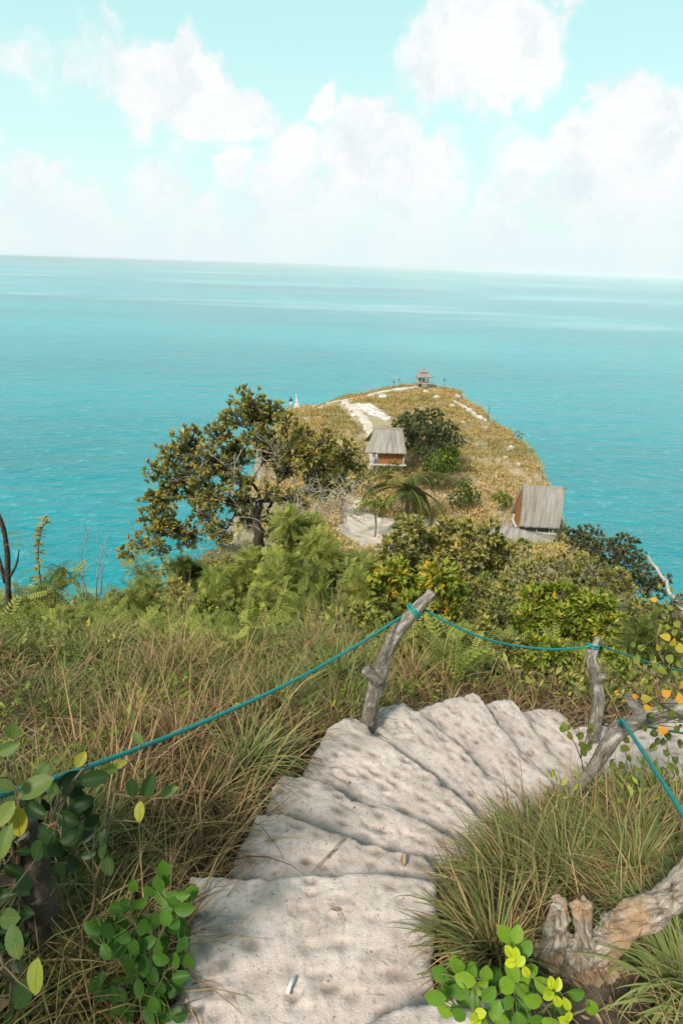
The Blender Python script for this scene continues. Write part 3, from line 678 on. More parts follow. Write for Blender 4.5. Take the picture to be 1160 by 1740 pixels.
for k in range(170):      # pale bare twigs
    if k < 100: a = PY(r.uniform(330, 470), r.uniform(760, 910), 19.3+r.normal(0, .5))
    else: a = PY(r.uniform(500, 600), r.uniform(825, 885), 18.3+r.normal(0, .4))
    L = r.uniform(.35, 1.1); d = nrm(unit(1, r)+[[0, -.2, .25]])[0]; b = a+d*L
    tube(G, smooth_path([a, (a+b)/2+r.normal(0, .1, 3)*L, b], 4, .03, k), np.linspace(.013, .005, 9), 4, cap=False)
    for q in range(2):
        s_ = a+(b-a)*r.uniform(.3, .9); e = s_+nrm(d+unit(1, r)[0])*L*.5
        tube(G, [s_, (s_+e)/2+r.normal(0, .05, 3)*L, e], [.009, .007, .004], 3, cap=False)
root = [o for o in COL.objects if o.name == 'spreading_tree'][0]
G.build('bare_twigs', M['twig'], root, label='pale leafless twigs inside the crown')

def simple(name, cl, Y, leaf, ls, label, cat='shrub', group=None, basepx=None, **k):
    C = CLp(cl, Y, .05, k.get('seed', 1)); cen = np.mean([c for c, _ in C], 0)
    if basepx: b = PY(basepx[0], basepx[1], Y)
    else: b = cen.copy()
    b[2] = min(Hf(b[0], b[1]), min(c[2] for c, _ in C))
    return shrub(name, b, C, leaf, ls, label, cat, group, **k)
# middle distance bushes
GRP = 'bushes growing between the steps and the huts'
simple('leafy_bush', [(835,920,20),(860,945,22),(755,900,22),(820,1000,24),(690,1000,24),(650,960,22),(690,905,28),(665,935,30),(712,935,34),(750,925,28),(735,965,32),(690,970,30),(775,955,28),(800,935,24),(815,970,28),(845,960,22),(770,985,30),(700,895,22),(715,990,28),(830,905,20),(790,900,20)], 12, M['bush_leaf'], .15,
       'olive leaved bush with pale twigs right of the sand clearing', group=GRP, tufts=46, per=10, tint=.55, tv=.28, r0=.06, seed=21, barkm=M['bark'], twigs=.6, shell=.3)
simple('yellow_bush', [(600,1020,18),(620,1000,20),(760,1035,22),(700,1055,20),(650,1000,26),(690,1005,28),(725,1000,26),(670,975,24),(745,978,26),(765,1003,22),(640,1030,20),(700,1030,24)], 8.2, M['bright_leaf'], .14,
       'yellow green bush with orange leaves just behind the forked post', group=GRP, tufts=34, per=9, tint=.62, tv=.28, r0=.035, seed=22, barkm=M['stem'], shell=.3)
simple('bright_bush', [(870,1085,20),(1000,1110,22),(1060,1100,18),(920,1120,20),(910,1020,28),(950,1010,28),(895,1055,28),(940,1050,32),(985,1035,32),(1020,1030,26),(985,1070,32),(930,1085,26),(1030,1065,24),(960,1105,24),(900,1090,18),(1045,1050,16)], 7.2, M['bright_leaf'], .095,
       'bright green leafy bush behind the sagging teal rope', group=GRP, tufts=60, per=10, tint=.5, tv=.25, r0=.03, seed=23, barkm=M['stem'], shell=.25)
simple('grey_green_bush', [(880,975,28),(920,965,30),(960,960,30),(1000,965,30),(900,1000,26),(1020,990,28),(960,990,28),(850,990,24),(1050,985,26),(880,935,22),(1060,1010,24)], 17, M['bush_leaf'], .13,
       'grey green bush below the lower thatched roof', group=GRP, tufts=70, per=10, tint=.5, tv=.25, r0=.06, seed=24, shell=.3)
simple('dark_bush', [(985,905,14),(1000,930,26),(1035,935,28),(1060,925,22),(1075,955,26),(1040,965,26),(1095,980,24),(1110,1000,22),(1075,995,24),(970,915,20),(1128,985,12),(1005,905,14)], 23, M['dark_leaf'], .16,
       'dark green bush on the cliff edge right of the huts', group=GRP, tufts=70, per=10, tint=.45, tv=.22, r0=.08, seed=25, shell=.25)
simple('under_bush', [(720,1085,22),(760,1075,24),(800,1085,24),(745,1115,22),(790,1120,22),(835,1110,22),(870,1100,20),(820,1070,20),(700,1115,16)], 4.7, M['bush_leaf'], .055, 'olive leaved bush right of the forked post under the rope', group=GRP, tufts=60, per=9, tint=.4, tv=.3, r0=.012, seed=91, barkm=M['stem'], shell=.2)
simple('under_bush', [(905,1095,20),(940,1105,20),(970,1120,18),(925,1130,18),(890,1125,16),(1045,1120,16),(1065,1135,16)], 4.7, M['bright_leaf'], .05, 'bright small leaved bush left of the short upright post', group=GRP, tufts=60, per=9, tint=.35, tv=.3, r0=.012, seed=92, barkm=M['stem'], shell=.2)
simple('under_bush', [(600,1075,20),(570,1055,22),(635,1055,20),(540,1080,18),(610,1040,18)], 5.4, M['ferny'], .065, 'yellow green bush left of the forked post above the rope', group=GRP, tufts=60, per=9, tint=.6, tv=.3, r0=.012, seed=93, barkm=M['stem'], shell=.2)
simple('under_bush', [(430,1075,18),(460,1060,20),(400,1045,20),(350,1035,18),(490,1050,18),(440,1040,18)], 7.0, M['bright_leaf'], .07, 'fresh green bush in the middle of the left slope crest', group=GRP, tufts=56, per=9, tint=.35, tv=.3, r0=.012, seed=94, barkm=M['stem'], shell=.2)
simple('under_bush', [(740,1085,26),(790,1080,28),(840,1070,26),(770,1120,26),(820,1115,28),(700,1100,22),(730,1125,24),(865,1105,22),(800,1050,22),(850,1035,22)], 6.2, M['bush_leaf'], .07, 'tangled dull green bush under the sagging rope', group=GRP, tufts=60, per=10, tint=.22, tv=.3, r0=.02, seed=61, barkm=M['stem'], shell=.2)
simple('under_bush', [(740,1150,18),(770,1160,16),(800,1140,18),(840,1150,18),(870,1165,16),(760,1130,18),(700,1150,16),(820,1165,14)], 4.3, M['round_leaf'], .045, 'dark leafy weeds just behind the topmost step corner', group=GRP, tufts=34, per=7, tint=.12, tv=.25, r0=.01, seed=68, barkm=M['stem'], shell=.2)
simple('under_bush', [(900,1140,22),(945,1145,22),(985,1140,20),(1060,1150,22),(1100,1160,22),(870,1160,20),(960,1170,18),(1080,1185,18)], 4.9, M['bush_leaf'], .06, 'low weedy bush around the short upright post', group=GRP, tufts=50, per=10, tint=.2, tv=.3, r0=.015, seed=62, barkm=M['stem'], shell=.2)
simple('under_bush', [(640,1085,22),(600,1095,24),(560,1085,20),(660,1060,20)], 5.6, M['bush_leaf'], .06, 'small dull bush left of the forked post top', group=GRP, tufts=46, per=9, tint=.35, tv=.3, r0=.015, seed=63, barkm=M['stem'], shell=.2)
simple('slope_bush', [(740,1020,26),(790,1025,26),(830,1040,24),(860,1010,26),(820,1000,24),(880,1050,22),(770,1055,24)], 8.6, M['bush_leaf'], .10, 'olive bush between the two nearest green bushes', group=GRP, tufts=54, per=10, tint=.45, tv=.3, r0=.03, seed=64, barkm=M['bark'], shell=.2)
simple('slope_bush', [(360,1065,18),(400,1060,18),(380,1085,18),(340,1075,14),(425,1070,14)], 6.6, M['dark_leaf'], .06, 'dark small leaved bush in the grass of the left slope', group=GRP, tufts=50, per=9, tint=.5, tv=.3, r0=.015, seed=73, barkm=M['stem'], shell=.2)
simple('slope_bush', [(150,1080,18),(190,1070,18),(120,1070,14),(170,1095,14)], 5.9, M['bush_leaf'], .05, 'small olive bush near the brink right of the plume plant', group=GRP, tufts=44, per=9, tint=.3, tv=.3, r0=.012, seed=74, barkm=M['stem'], shell=.2)
simple('slope_bush', [(480,1110,16),(510,1120,18),(540,1115,14),(500,1095,14)], 4.9, M['bright_leaf'], .045, 'leafy green weed bush above the rope middle', group=GRP, tufts=44, per=8, tint=.2, tv=.25, r0=.012, seed=75, barkm=M['stem'], shell=.2)
simple('slope_bush', [(230,1010,14),(200,1015,14),(260,1000,14),(300,1000,18),(290,1030,18)], 9.4, M['bush_leaf'], .08, 'low dry bush beside the pale rock on the left brink', group=GRP, tufts=40, per=8, tint=.7, tv=.25, r0=.02, seed=65, barkm=M['stem'], shell=.2)
simple('slope_bush', [(290,965,18),(330,975,18),(390,955,18),(420,965,18),(360,965,18),(260,975,14),(455,950,16)], 16, M['bush_leaf'], .12, 'dry scrubby bush around the foot of the big tree', group=GRP, tufts=44, per=9, tint=.6, tv=.3, r0=.03, seed=67, barkm=M['stem'], shell=.2)
simple('slope_bush', [(540,1040,22),(580,1030,22),(500,1035,20),(450,1040,20),(620,1035,22)], 9.2, M['ferny'], .09, 'green bush at the foot of the large feathery shrub', group=GRP, tufts=50, per=10, tint=.3, tv=.3, r0=.02, seed=66, barkm=M['stem'], shell=.2)
simple('edge_bush', [(1120,1040,24),(1150,1050,24),(1080,1040,22),(1170,1020,20),(1100,1075,26),(1145,1085,26),(1060,1095,24),(1180,1075,24)], 8.5, M['bush_leaf'], .09,
       'low olive bush under the long dead stick at the right edge', group=GRP, tufts=50, per=10, tint=.45, tv=.25, r0=.03, seed=26, shell=.25)
# headland trees
GH = 'shrubs on the headland'
simple('shade_tree', [(700,722,28),(728,716,28),(752,738,28),(715,745,28),(690,742,22),(738,762,26),(765,752,22),(685,725,18),(762,772,18)], 55, M['dark_leaf'], .3, 'dark rounded tree right of the middle hut', 'tree', None, basepx=(716, 792), tufts=140, per=10, tint=.55, r0=.16, seed=31, twigs=.1, shell=.3)
simple('green_tree', [(735,800,22),(750,785,22),(720,812,18),(762,790,18),(765,770,16),(745,818,14)], 49, M['bright_leaf'], .26, 'leafy green tree behind the palm crown', 'tree', None, tufts=70, per=9, tint=.2, r0=.12, seed=32, twigs=.1, shell=.3)
simple('round_shrub', [(790,840,22),(776,850,17),(806,848,17),(790,826,15)], 45, M['bright_leaf'], .22, 'round dark green shrub right of the palm', 'shrub', GH, tufts=60, per=8, tint=.08, r0=.08, seed=33, twigs=.1, shell=.3)
simple('small_shrub', [(850,845,13),(842,850,10),(860,850,10)], 46, M['bright_leaf'], .2, 'small light green shrub left of the right hand hut', 'shrub', GH, tufts=50, per=8, tint=.35, r0=.05, seed=34, twigs=.1, shell=.3)
simple('hut_shrub', [(668,795,16),(655,800,12),(640,805,14),(690,800,10)], 48, M['bush_leaf'], .2, 'green shrub below the middle hut platform', 'shrub', GH, tufts=40, per=8, tint=.3, r0=.05, seed=35, twigs=.1, shell=.3)
simple('grove_shrub', [(560,800,26),(590,815,24),(610,800,20),(620,825,20),(540,825,24),(575,835,22)], 40, M['dark_leaf'], .2, 'dull green thicket behind the big tree near the sand', 'shrub', GH, tufts=60, per=9, tint=.8, r0=.07, seed=36, twigs=.3, shell=.3)
simple('cliff_sprig', [(878,737,7),(884,741,6)], 66, M['bush_leaf'], .2, 'tiny sprig standing out on the right cliff rim', 'shrub', GH, tufts=16, per=5, tint=.35, r0=.03, seed=37, twigs=.6, shell=.2)
bt = simple('slender_tree', [(636,852,14),(622,858,12),(648,862,10),(610,866,10),(660,852,9)], 35, M['bright_leaf'], .2, 'slender young tree standing on the sand clearing', 'tree', None, basepx=(635, 921), tufts=26, per=7, tint=.5, r0=.055, seed=38, twigs=.5, hub=PY(636, 868, 35), shell=.2)
# ------------------------------------------------------------------ palm
pc = PY(692, 830, 41); pb = pc.copy(); pb[1] += .5; pb[2] = Hf(pb[0], pb[1])
root = empty('palm_tree', pb, label='young coconut palm with drooping yellowed fronds beside the sand', cat='palm')
G = Geo(); P = smooth_path([pb-[0, 0, .3], (pb+pc)/2+[.15, 0, 0], pc-[0, 0, .1]], 10); tube(G, P, np.linspace(.2, .13, len(P)), 10, bump=.15, freq=5); G.build('trunk', M['bark'], root)
r = np.random.default_rng(4)
for k in range(25):
    az = k*2.39996+r.normal(0, .15); el = [R_(70), R_(45), R_(25), R_(10), R_(-8)][k % 5]+r.normal(0, .1); L = r.uniform(3.3, 4.5)
    if k in (0, 5): L = 2.8; el = R_(82)
    d = np.array([math.cos(az)*math.cos(el), math.sin(az)*math.cos(el), math.sin(el)])
    G = Geo(); n = 16; pts = [pc.copy()]; a = el
    for q in range(n):
        a -= (.09+.05*(q/n)); dd = np.array([math.cos(az)*math.cos(a), math.sin(az)*math.cos(a), math.sin(a)]); pts.append(pts[-1]+dd*L/n)
    pts = np.array(pts); tube(G, pts, np.linspace(.035, .008, n+1), 5, tint=.9)
    side = np.array([-math.sin(az), math.cos(az), 0]); old = r.random()*.7
    for q in range(2, n):
        for f_ in (0, .33, .66):
            c = pts[q]+(pts[min(q+1, n)]-pts[q])*f_; tg = nrm((pts[min(q+1, n)]-pts[q-1])[None])[0]; LL = .72*math.sin(math.pi*min(1, (q+2)/(n+2)))**.5
            for s_ in (-1, 1):
                dv = nrm((side*s_*.75+tg*.5+np.array([0, 0, -.55-.3*r.random()]))[None])
                tv_, tf = t_blade(.25, .13, 3); Rm = frames(dv, up=tg)*LL; G.inst(tv_*[1, 1, 1], tf, Rm, c[None], np.clip(old+r.normal(0, .12), 0, 1))
    G.build('frond', M['palm'], root)
# ------------------------------------------------------------------ headland: paths, sand, scrub, rocks
def proj(P):
    q = P-CP; d = q@Fw; return 580+F_PX*(q@Rt)/np.maximum(d, .01), 870-F_PX*(q@Up)/np.maximum(d, .01), d
def drape(name, P2, mat, st=.12, dz=.07, edge=.25):
    P2 = np.array(P2); lo = P2.min(0)-1; hi = P2.max(0)+1; X, Y = np.meshgrid(np.arange(lo[0], hi[0], st), np.arange(lo[1], hi[1], st))
    s_ = sdist(X, Y, P2)+fbm(X*1.2, Y*1.2, o=3, seed=77)*edge; nyy, nxx = X.shape
    i = np.arange(nyy-1)[:, None]; j = np.arange(nxx-1)[None]
    Fq = np.stack([i*nxx+j, i*nxx+j+1, (i+1)*nxx+j+1, (i+1)*nxx+j], -1).reshape(-1, 4); Fq = Fq[s_.ravel()[Fq].max(1) < .1]
    us = np.unique(Fq); mp = np.full(X.size, -1); mp[us] = np.arange(len(us)); x, y = X.ravel()[us], Y.ravel()[us]
    z = H(x, y)+dz-np.clip(s_.ravel()[us]+.1, 0, .2)*.8
    G = Geo(); G.add(np.stack([x, y, z], -1), mp[Fq]); G.build(name, mat, kind='structure'); return P2
m, t, p, o = newmat('pale_sand')
g = t.add('ShaderNodeNewGeometry'); a = t.noise(g.outputs['Position'], 1.2, 6, .65)
t.link(t.ramp(a.outputs[0], [(.3, (.34, .26, .20)), (.5, (.50, .41, .345)), (.7, (.58, .50, .44))]), p.inputs['Base Color']); p.inputs['Roughness'].default_value = .95; M['sand'] = m
m, t, p, o = newmat('limestone')
g = t.add('ShaderNodeNewGeometry'); a = t.noise(g.outputs['Position'], 2.2, 6, .7); b = t.noise(g.outputs['Position'], 14, 4, .7)
c = t.ramp(a.outputs[0], [(.32, (.20, .17, .15)), (.46, (.50, .45, .41)), (.65, (.70, .66, .62))]); c = t.mix(t.rng(b.outputs[0], .45, .35, 0, .6), c, (.22, .19, .17))
t.link(c, p.inputs['Base Color']); p.inputs['Roughness'].default_value = .95
bp = t.add('ShaderNodeBump'); bp.inputs['Strength'].default_value = .8; bp.inputs['Distance'].default_value = .1; t.link(a.outputs[0], bp.inputs['Height']); t.link(bp.outputs[0], p.inputs['Normal']); M['rock'] = m
NOGROW = []
NOGROW.append(drape('sand_clearing', [PY(*q)[:2] for q in [(640,958,30.5),(604,930,32.5),(572,908,35),(585,880,38.5),(590,850,43.5),(612,835,46),(625,855,42.5),(640,880,39.5),(665,870,40),(700,868,40.3),(742,862,41),(765,875,40),(725,885,38.8),(695,902,36.6),(672,928,34),(655,955,31.2)]], M['sand'], .15))
def strip(name, pts, wd, mat):
    P = smooth_path([list(PY(*q)[:2])+[0] for q in pts], 5)[:, :2]; tg = nrm(np.gradient(P, axis=0)); nn = np.c_[-tg[:, 1], tg[:, 0]]
    return drape(name, np.vstack([P+nn*wd/2, (P-nn*wd/2)[::-1]]), mat, .15, .10, .35)
NOGROW.append(strip('path', [(634,732,62),(622,716,66),(608,704,71),(592,692,77),(585,684,81),(592,676,88),(615,668,90),(650,662,93),(690,657,95),(712,655,97)], 1.1, M['sand']))
NOGROW.append(strip('path', [(586,684,82),(568,685,86),(545,690,88),(520,693,86),(500,697,84)], 2.0, M['sand']))
NOGROW.append(strip('rock_ledge', [(625,666,91),(640,662,93),(665,659,94),(700,656,95)], 2.4, M['rock']))
NOGROW.append(strip('rock_ledge', [(600,692,78),(622,702,73),(645,712,69),(660,714,68)], 1.7, M['rock']))
NOGROW.append(strip('rock_ledge', [(770,684,86),(795,690,81),(815,703,77),(822,710,76)], 1.2, M['rock']))
def leafclump(G, C, rad, n, ls, tint, r, tv=.12):
    m_ = len(C); u = unit(m_*n, r); u[:, 2] = np.abs(u[:, 2]); B = np.repeat(C, n, 0)+u*np.repeat(rad, n)[:, None]*(.45+.55*r.random((m_*n, 1)))*np.array([1, 1, .75])
    q = nrm(u+unit(m_*n, r)*.8+[0, 0, .3]); s_ = ls*(.6+.7*r.random(m_*n)); Rm = frames(q, roll=r.uniform(-1, 1, m_*n))*s_[:, None, None]
    tt = np.clip(np.repeat(tint, n)+r.normal(0, tv, m_*n), 0, 1); G.inst(*T_SM[0], Rm, B, tt)
r = np.random.default_rng(55)
N = 13000; px = r.uniform(-14, 24, N); py = r.uniform(28, 106, N)
ok = sdist(px, py, LAND) < 1.0
rocky = fbm(px*.35, py*.35, o=3, seed=61)
ok &= rocky > -.42
for P2 in NOGROW:
    for sh_ in ((0, .4) if P2 is NOGROW[0] else (0, .8, 1.8, 3.0)): ok &= sdist(px, py+sh_, P2) > .25
px, py, rocky = px[ok], py[ok], rocky[ok]; pz = H(px, py)
green = np.clip(.45+.75*fbm(px*.16, py*.16, o=3, seed=62), 0, 1)
C = np.c_[px, py, pz-.05]; rad = r.uniform(.25, .8, len(px))*(1-.25*np.clip((py-60)/40, 0, 1)); tn = np.clip(1.2-green*1.0+r.normal(0, .13, len(px)), 0, 1)
G = Geo(); leafclump(G, C, rad, 22, .20, tn, r); G.build('headland_scrub', M['scrub'], kind='stuff', label='golden olive scrub covering the headland')
G = Geo(); k = 30000; bx = r.uniform(-14, 24, k); by = r.uniform(28, 106, k); ok = (sdist(bx, by, LAND) < .8) & (fbm(bx*.35, by*.35, o=3, seed=61) > -.5)
for P2 in NOGROW:
    for sh_ in (0, 1.5, 3.0): ok &= sdist(bx, by+sh_, P2) > .2
bx, by = bx[ok], by[ok]; B = np.c_[bx, by, H(bx, by)]; q = nrm(unit(len(B), r)*.5+[0, 0, 1]); tv_, tf = t_blade(.4, .07, 3)
G.inst(tv_, tf, frames(q, roll=r.uniform(-3, 3, len(B)))*r.uniform(.3, .75, len(B))[:, None, None], B, np.clip(r.normal(.3, .15, len(B)), 0, 1)); G.build('headland_grass', M['grass'], kind='stuff', label='dry tawny grass between the scrub on the headland')
def rock(c, s, seed, label, group=None, name='rock', flat=.6):
    G = Geo(); n = 20; th = np.linspace(0, math.pi, n)[:, None]; ph = np.linspace(0, 2*math.pi, 2*n, endpoint=False)[None]
    V = np.stack([np.sin(th)*np.cos(ph), np.sin(th)*np.sin(ph), np.cos(th)+0*ph], -1); d = 1+.35*fbm(V[..., 0]*1.6+seed, V[..., 1]*1.6, V[..., 2]*1.6, 4, seed); V = V*d[..., None]*np.array([1, .8, flat])*s
    i = np.arange(n-1)[:, None]; j = np.arange(2*n)[None]
    V = V.reshape(-1, 3); a = seed*1.7; V = V@np.array([[math.cos(a), math.sin(a), 0], [-math.sin(a), math.cos(a), 0], [0, 0, 1]])+c
    G.add(V, np.stack([i*2*n+j, (i+1)*2*n+j, (i+1)*2*n+(j+1) % (2*n), i*2*n+(j+1) % (2*n)], -1).reshape(-1, 4)); return G.build(name, M['rock'], label=label, cat='rock', group=group)
def rk(px_, py_, Y_, rp, seed, label, **k):
    c = PY(px_, py_, Y_); d = (c-CP)@Fw; c[2] = Hf(c[0], c[1])+rp/F_PX*d*.25; rock(c, rp/F_PX*d, seed, label, **k)
GR = 'pale limestone rocks on the headland'
for q in [(650,673,84,9,1,'large pale boulder below the white path near the tip hut'),(722,668,88,7,2,'flat white rock just below the tip hut'),(776,669,90,6,3,'white rock on the right shoulder past the tip hut'),
          (767,697,78,6,4,'grey rock right of the dark tree top'),(741,684,83,6,5,'pale rock above the dark rounded tree'),(797,694,80,7,6,'pale rock at the start of the right ledge'),(816,705,76,6,7,'pale rock at the lower end of right ledge'),
          (545,704,79,6,8,'pale rock in brown scrub left of the path'),(600,712,70,5,9,'small rock beside the path bend'),(786,715,71,5,10,'small rock in the golden scrub right of trees'),(868,760,64,6,11,'grey rock near the cliff rim sprig'),
          (858,778,60,5,12,'small grey rock low on the right slope'),(880,792,58,5,13,'dark rock on the lower right rim'),(842,812,54,4,14,'small pale rock above the light green shrub')]: rk(*q, group=GR)
rk(232,1006,9.6,17,15,'pale rock on the brink at left beneath the big tree', flat=.5)
rk(902,990,9,5,16,'small pale rock hidden among the bushes at right')
# pointed rock and figures at the left end of the headland
c = PY(505, 694, 85); G = Geo(); c[2] = Hf(c[0], c[1])-.1
tube(G, smooth_path([c, c+[0, 0, .7], c+[-.05, 0, 1.4], c+[-.15, 0, 2.3]], 6), np.interp(np.linspace(0, 1, 19), [0, .35, .6, 1], [.6, .42, .22, .04]), 14, bump=.5, freq=3, seed=5)
G.build('pointed_rock', M['rock'], label='tall pointed pale rock at the left end of headland path', cat='rock')
M['skin'] = plain('skin', (.35, .20, .13), .5); M['white'] = plain('white_cloth', (.75, .75, .74), .8); M['navy'] = plain('navy_cloth', (.02, .03, .05), .8); M['hair'] = plain('black_hair', (.015, .012, .01), .5); M['tancloth'] = plain('tan_cloth', (.42, .30, .20), .8)
def person(loc, rz, top, bottom, label, sit=False):
    root = empty('person', loc, label=label, cat='person')
    s_ = -.42 if sit else 0
    J = dict(pel=(0, 0, .95+s_), sp=(0, 0, 1.2+s_), ch=(0, .01, 1.38+s_), nk=(0, .01, 1.5+s_), hd=(0, .03, 1.58+s_), tp=(0, .02, 1.70+s_))
    E = [('pel', 'sp'), ('sp', 'ch'), ('ch', 'nk'), ('nk', 'hd'), ('hd', 'tp')]; Rd = dict(pel=.13, sp=.12, ch=.13, nk=.05, hd=.085, tp=.07)
    for g_, x in (('l', -1), ('r', 1)):
        J[g_+'sh'] = (x*.18, 0, 1.42+s_); J[g_+'el'] = (x*.25, .02, 1.14+s_); J[g_+'wr'] = (x*.22, .2, .98+s_); J[g_+'hn'] = (x*.2, .28, .96+s_)
        if sit: J[g_+'hp'] = (x*.09, 0, .5); J[g_+'kn'] = (x*.13, .42, .5); J[g_+'an'] = (x*.13, .44, .08); J[g_+'ft'] = (x*.13, .6, .04)
        else: J[g_+'hp'] = (x*.09, 0, .9); J[g_+'kn'] = (x*.1, .04, .5); J[g_+'an'] = (x*.11, -.02, .08); J[g_+'ft'] = (x*.12, .15, .04)
        E += [('ch', g_+'sh'), (g_+'sh', g_+'el'), (g_+'el', g_+'wr'), (g_+'wr', g_+'hn'), ('pel', g_+'hp'), (g_+'hp', g_+'kn'), (g_+'kn', g_+'an'), (g_+'an', g_+'ft')]
        Rd.update({g_+'sh': .06, g_+'el': .042, g_+'wr': .03, g_+'hn': .035, g_+'hp': .09, g_+'kn': .06, g_+'an': .04, g_+'ft': .035})
    ks = list(J); cz, sz = math.cos(rz), math.sin(rz)
    W_ = lambda v: (v[0]*cz-v[1]*sz+loc[0], v[0]*sz+v[1]*cz+loc[1], v[2]+loc[2])
    def skin(name, names, edges, fat, mat):
        me = bpy.data.meshes.new(name); me.from_pydata([W_(J[k]) for k in names], [(names.index(a), names.index(b)) for a, b in edges], [])
        o = bpy.data.objects.new(name, me); COL.objects.link(o); md = o.modifiers.new('s', 'SKIN'); sv = me.skin_vertices[0].data
        for q, k in zip(sv, names): q.radius = (Rd[k]*fat, Rd[k]*fat)
        sv[0].use_root = True; o.modifiers.new('d', 'SUBSURF').levels = 1
        me2 = bpy.data.meshes.new_from_object(o.evaluated_get(bpy.context.evaluated_depsgraph_get())); bpy.data.objects.remove(o)
        me2.materials.clear(); me2.materials.append(mat); me2.name = name
        o = bpy.data.objects.new(name, me2); COL.objects.link(o); o.parent = root; o.matrix_parent_inverse = Matrix.Translation(-Vector([float(v) for v in loc]))
    skin('body', ks, E, 1, M['skin'])
    skin('shirt', ['pel', 'sp', 'ch', 'lsh', 'lel', 'rsh', 'rel'], [('pel', 'sp'), ('sp', 'ch'), ('ch', 'lsh'), ('lsh', 'lel'), ('ch', 'rsh'), ('rsh', 'rel')], 1.2, top)
    skin('trousers', ['pel', 'lhp', 'lkn', 'rhp', 'rkn'], [('pel', 'lhp'), ('lhp', 'lkn'), ('pel', 'rhp'), ('rhp', 'rkn')], 1.2, bottom)
    G = Geo(); rr = .1; hz_ = W_((0, -.01, 1.64+s_)); n = 8
    tube(G, [(hz_[0], hz_[1], hz_[2]-.06), hz_, (hz_[0], hz_[1], hz_[2]+.08), (hz_[0], hz_[1], hz_[2]+.11)], [.085, .1, .07, .02], 10); G.build('hair', M['hair'], root)
for (x, y, Y_, a_, b_, lb, rz) in [(494,699,85.5,'navy','white','standing person in dark top beside the tall pointed rock',.3),(489,702,84.5,'white','tancloth','standing person in white top nearest the big tree crown',2.2)]:
    c = PY(x, y, Y_); c[2] = Hf(c[0], c[1])+.02; person(c, rz, M[a_], M[b_], lb)
# ------------------------------------------------------------------ huts
m, t, p, o = newmat('thatch')
at = t.add('ShaderNodeAttribute', attribute_name='tint'); g = t.add('ShaderNodeNewGeometry'); a = t.noise(g.outputs['Position'], 5, 5, .7); b = t.noise(g.outputs['Position'], 40, 3, .6)
c = t.ramp(at.outputs['Fac'], [(0, (.10, .085, .072)), (.5, (.24, .215, .20)), (1, (.36, .33, .31))]); c = t.mix(t.rng(a.outputs[0], .4, .65, 0, .6), c, (.27, .21, .165)); c = t.mix(t.rng(b.outputs[0], .45, .32, 0, .7), c, (.08, .065, .055))
t.link(c, p.inputs['Base Color']); p.inputs['Roughness'].default_value = .95; M['thatch'] = m
M['orange'] = plain('orange_planks', (.42, .15, .04), .6, .5, 8); M['bamboo'] = plain('bamboo', (.42, .28, .14), .6); M['greypole'] = plain('pale_poles', (.50, .47, .44), .8)
def panel(G, a, b, c, d, th=.14, sag=.12, seed=0, rag=.10):
    """thatch slab: a-b ridge, c-d eave (c under a)"""
    a, b, c, d = [np.asarray(v, float) for v in (a, b, c, d)]; nu, nv = 70, 22; N_ = nrm(np.cross(b-a, c-a)[None])[0]; N_ = N_ if N_[2] > 0 else -N_
    u = np.linspace(0, 1, nu)[None]; v = np.linspace(0, 1, nv)[:, None]; r_ = np.random.default_rng(seed); ragv = 1+rag*.35*(r_.random(nu)[None]-.3)*(v**6)
    vv = v*ragv; top = ((a*(1-u)[..., None]+b*u[..., None])*(1-vv)[..., None]+(c*(1-u)[..., None]+d*u[..., None])*vv[..., None])
    L = np.linalg.norm(c-a); course = (v*L/.28) % 1
    off_ = -sag*np.sin(math.pi*v)+.035*fbm(u*26, v*5, o=3, seed=seed)-.03*course
    top = top+N_*(off_+th*.5)[..., None]; bot = top-N_*th
    ti = np.clip(.55+.6*fbm(u*30+0*v, v*2.5, o=3, seed=seed+3)+.12*(course-.5), 0, 1)
    i = np.arange(nv-1)[:, None]; j = np.arange(nu-1)[None]; q = np.stack([i*nu+j, i*nu+j+1, (i+1)*nu+j+1, (i+1)*nu+j], -1).reshape(-1, 4); o_ = nu*nv
    ring = np.concatenate([np.arange(nu), np.arange(1, nv)*nu+nu-1, (nv-1)*nu+np.arange(nu-1)[::-1], np.arange(1, nv-1)[::-1]*nu]); r2 = np.roll(ring, -1)
    G.add(np.vstack([top.reshape(-1, 3), bot.reshape(-1, 3)]), [q, q[:, ::-1]+o_, np.stack([ring, ring+o_, r2+o_, r2], -1)], np.r_[ti.ravel(), ti.ravel()*.5])
# middle hut
a, b, c, d = PY(636,728,52), PY(684,731,52), PY(619,769,50), PY(690,776,50); b[2] = a[2]; d[2] = c[2]
h2 = empty('thatched_hut', (c+d)/2-[0, -1.5, 2.2], label='middle stilted hut with grey thatched roof and orange plank wall', cat='hut', group='thatched huts on the headland')
G = Geo(); panel(G, a, b, c, d, seed=1); e, f_ = c+[0, 4, 0], d+[0, 4, 0]; panel(G, b, a, f_, e, seed=2)
tube(G, smooth_path([a-[.1, 0, 0], (a+b)/2, b+[.1, 0, 0]], 4), .12, 8); G.build('roof', M['thatch'], h2)
wz0, wz1 = c[2]-1.15, c[2]+.05; xl, xr = PY(634,770,50.5)[0], PY(686,770,50.5)[0]
G = Geo(); n = 12; x0 = PY(643,770,50.5)[0]
for k in range(n): box(G, (x0+(k+.5)*(xr-x0)/n, 50.5, (wz0+wz1)/2-.05), ((xr-x0)/n-.012, .05, wz1-wz0-.1))
for k in range(10):
    for x_ in (xl+.02, xr): box(G, (x_, 50.6+k*.28, (wz0+wz1)/2+.0), (.05, .27, wz1-wz0)) if x_ > xl+.1 else None
box(G, ((xl+xr)/2, 53.4, (wz0+wz1)/2), (xr-xl, .05, wz1-wz0)); G.build('plank_wall', M['orange'], h2, smooth=False)
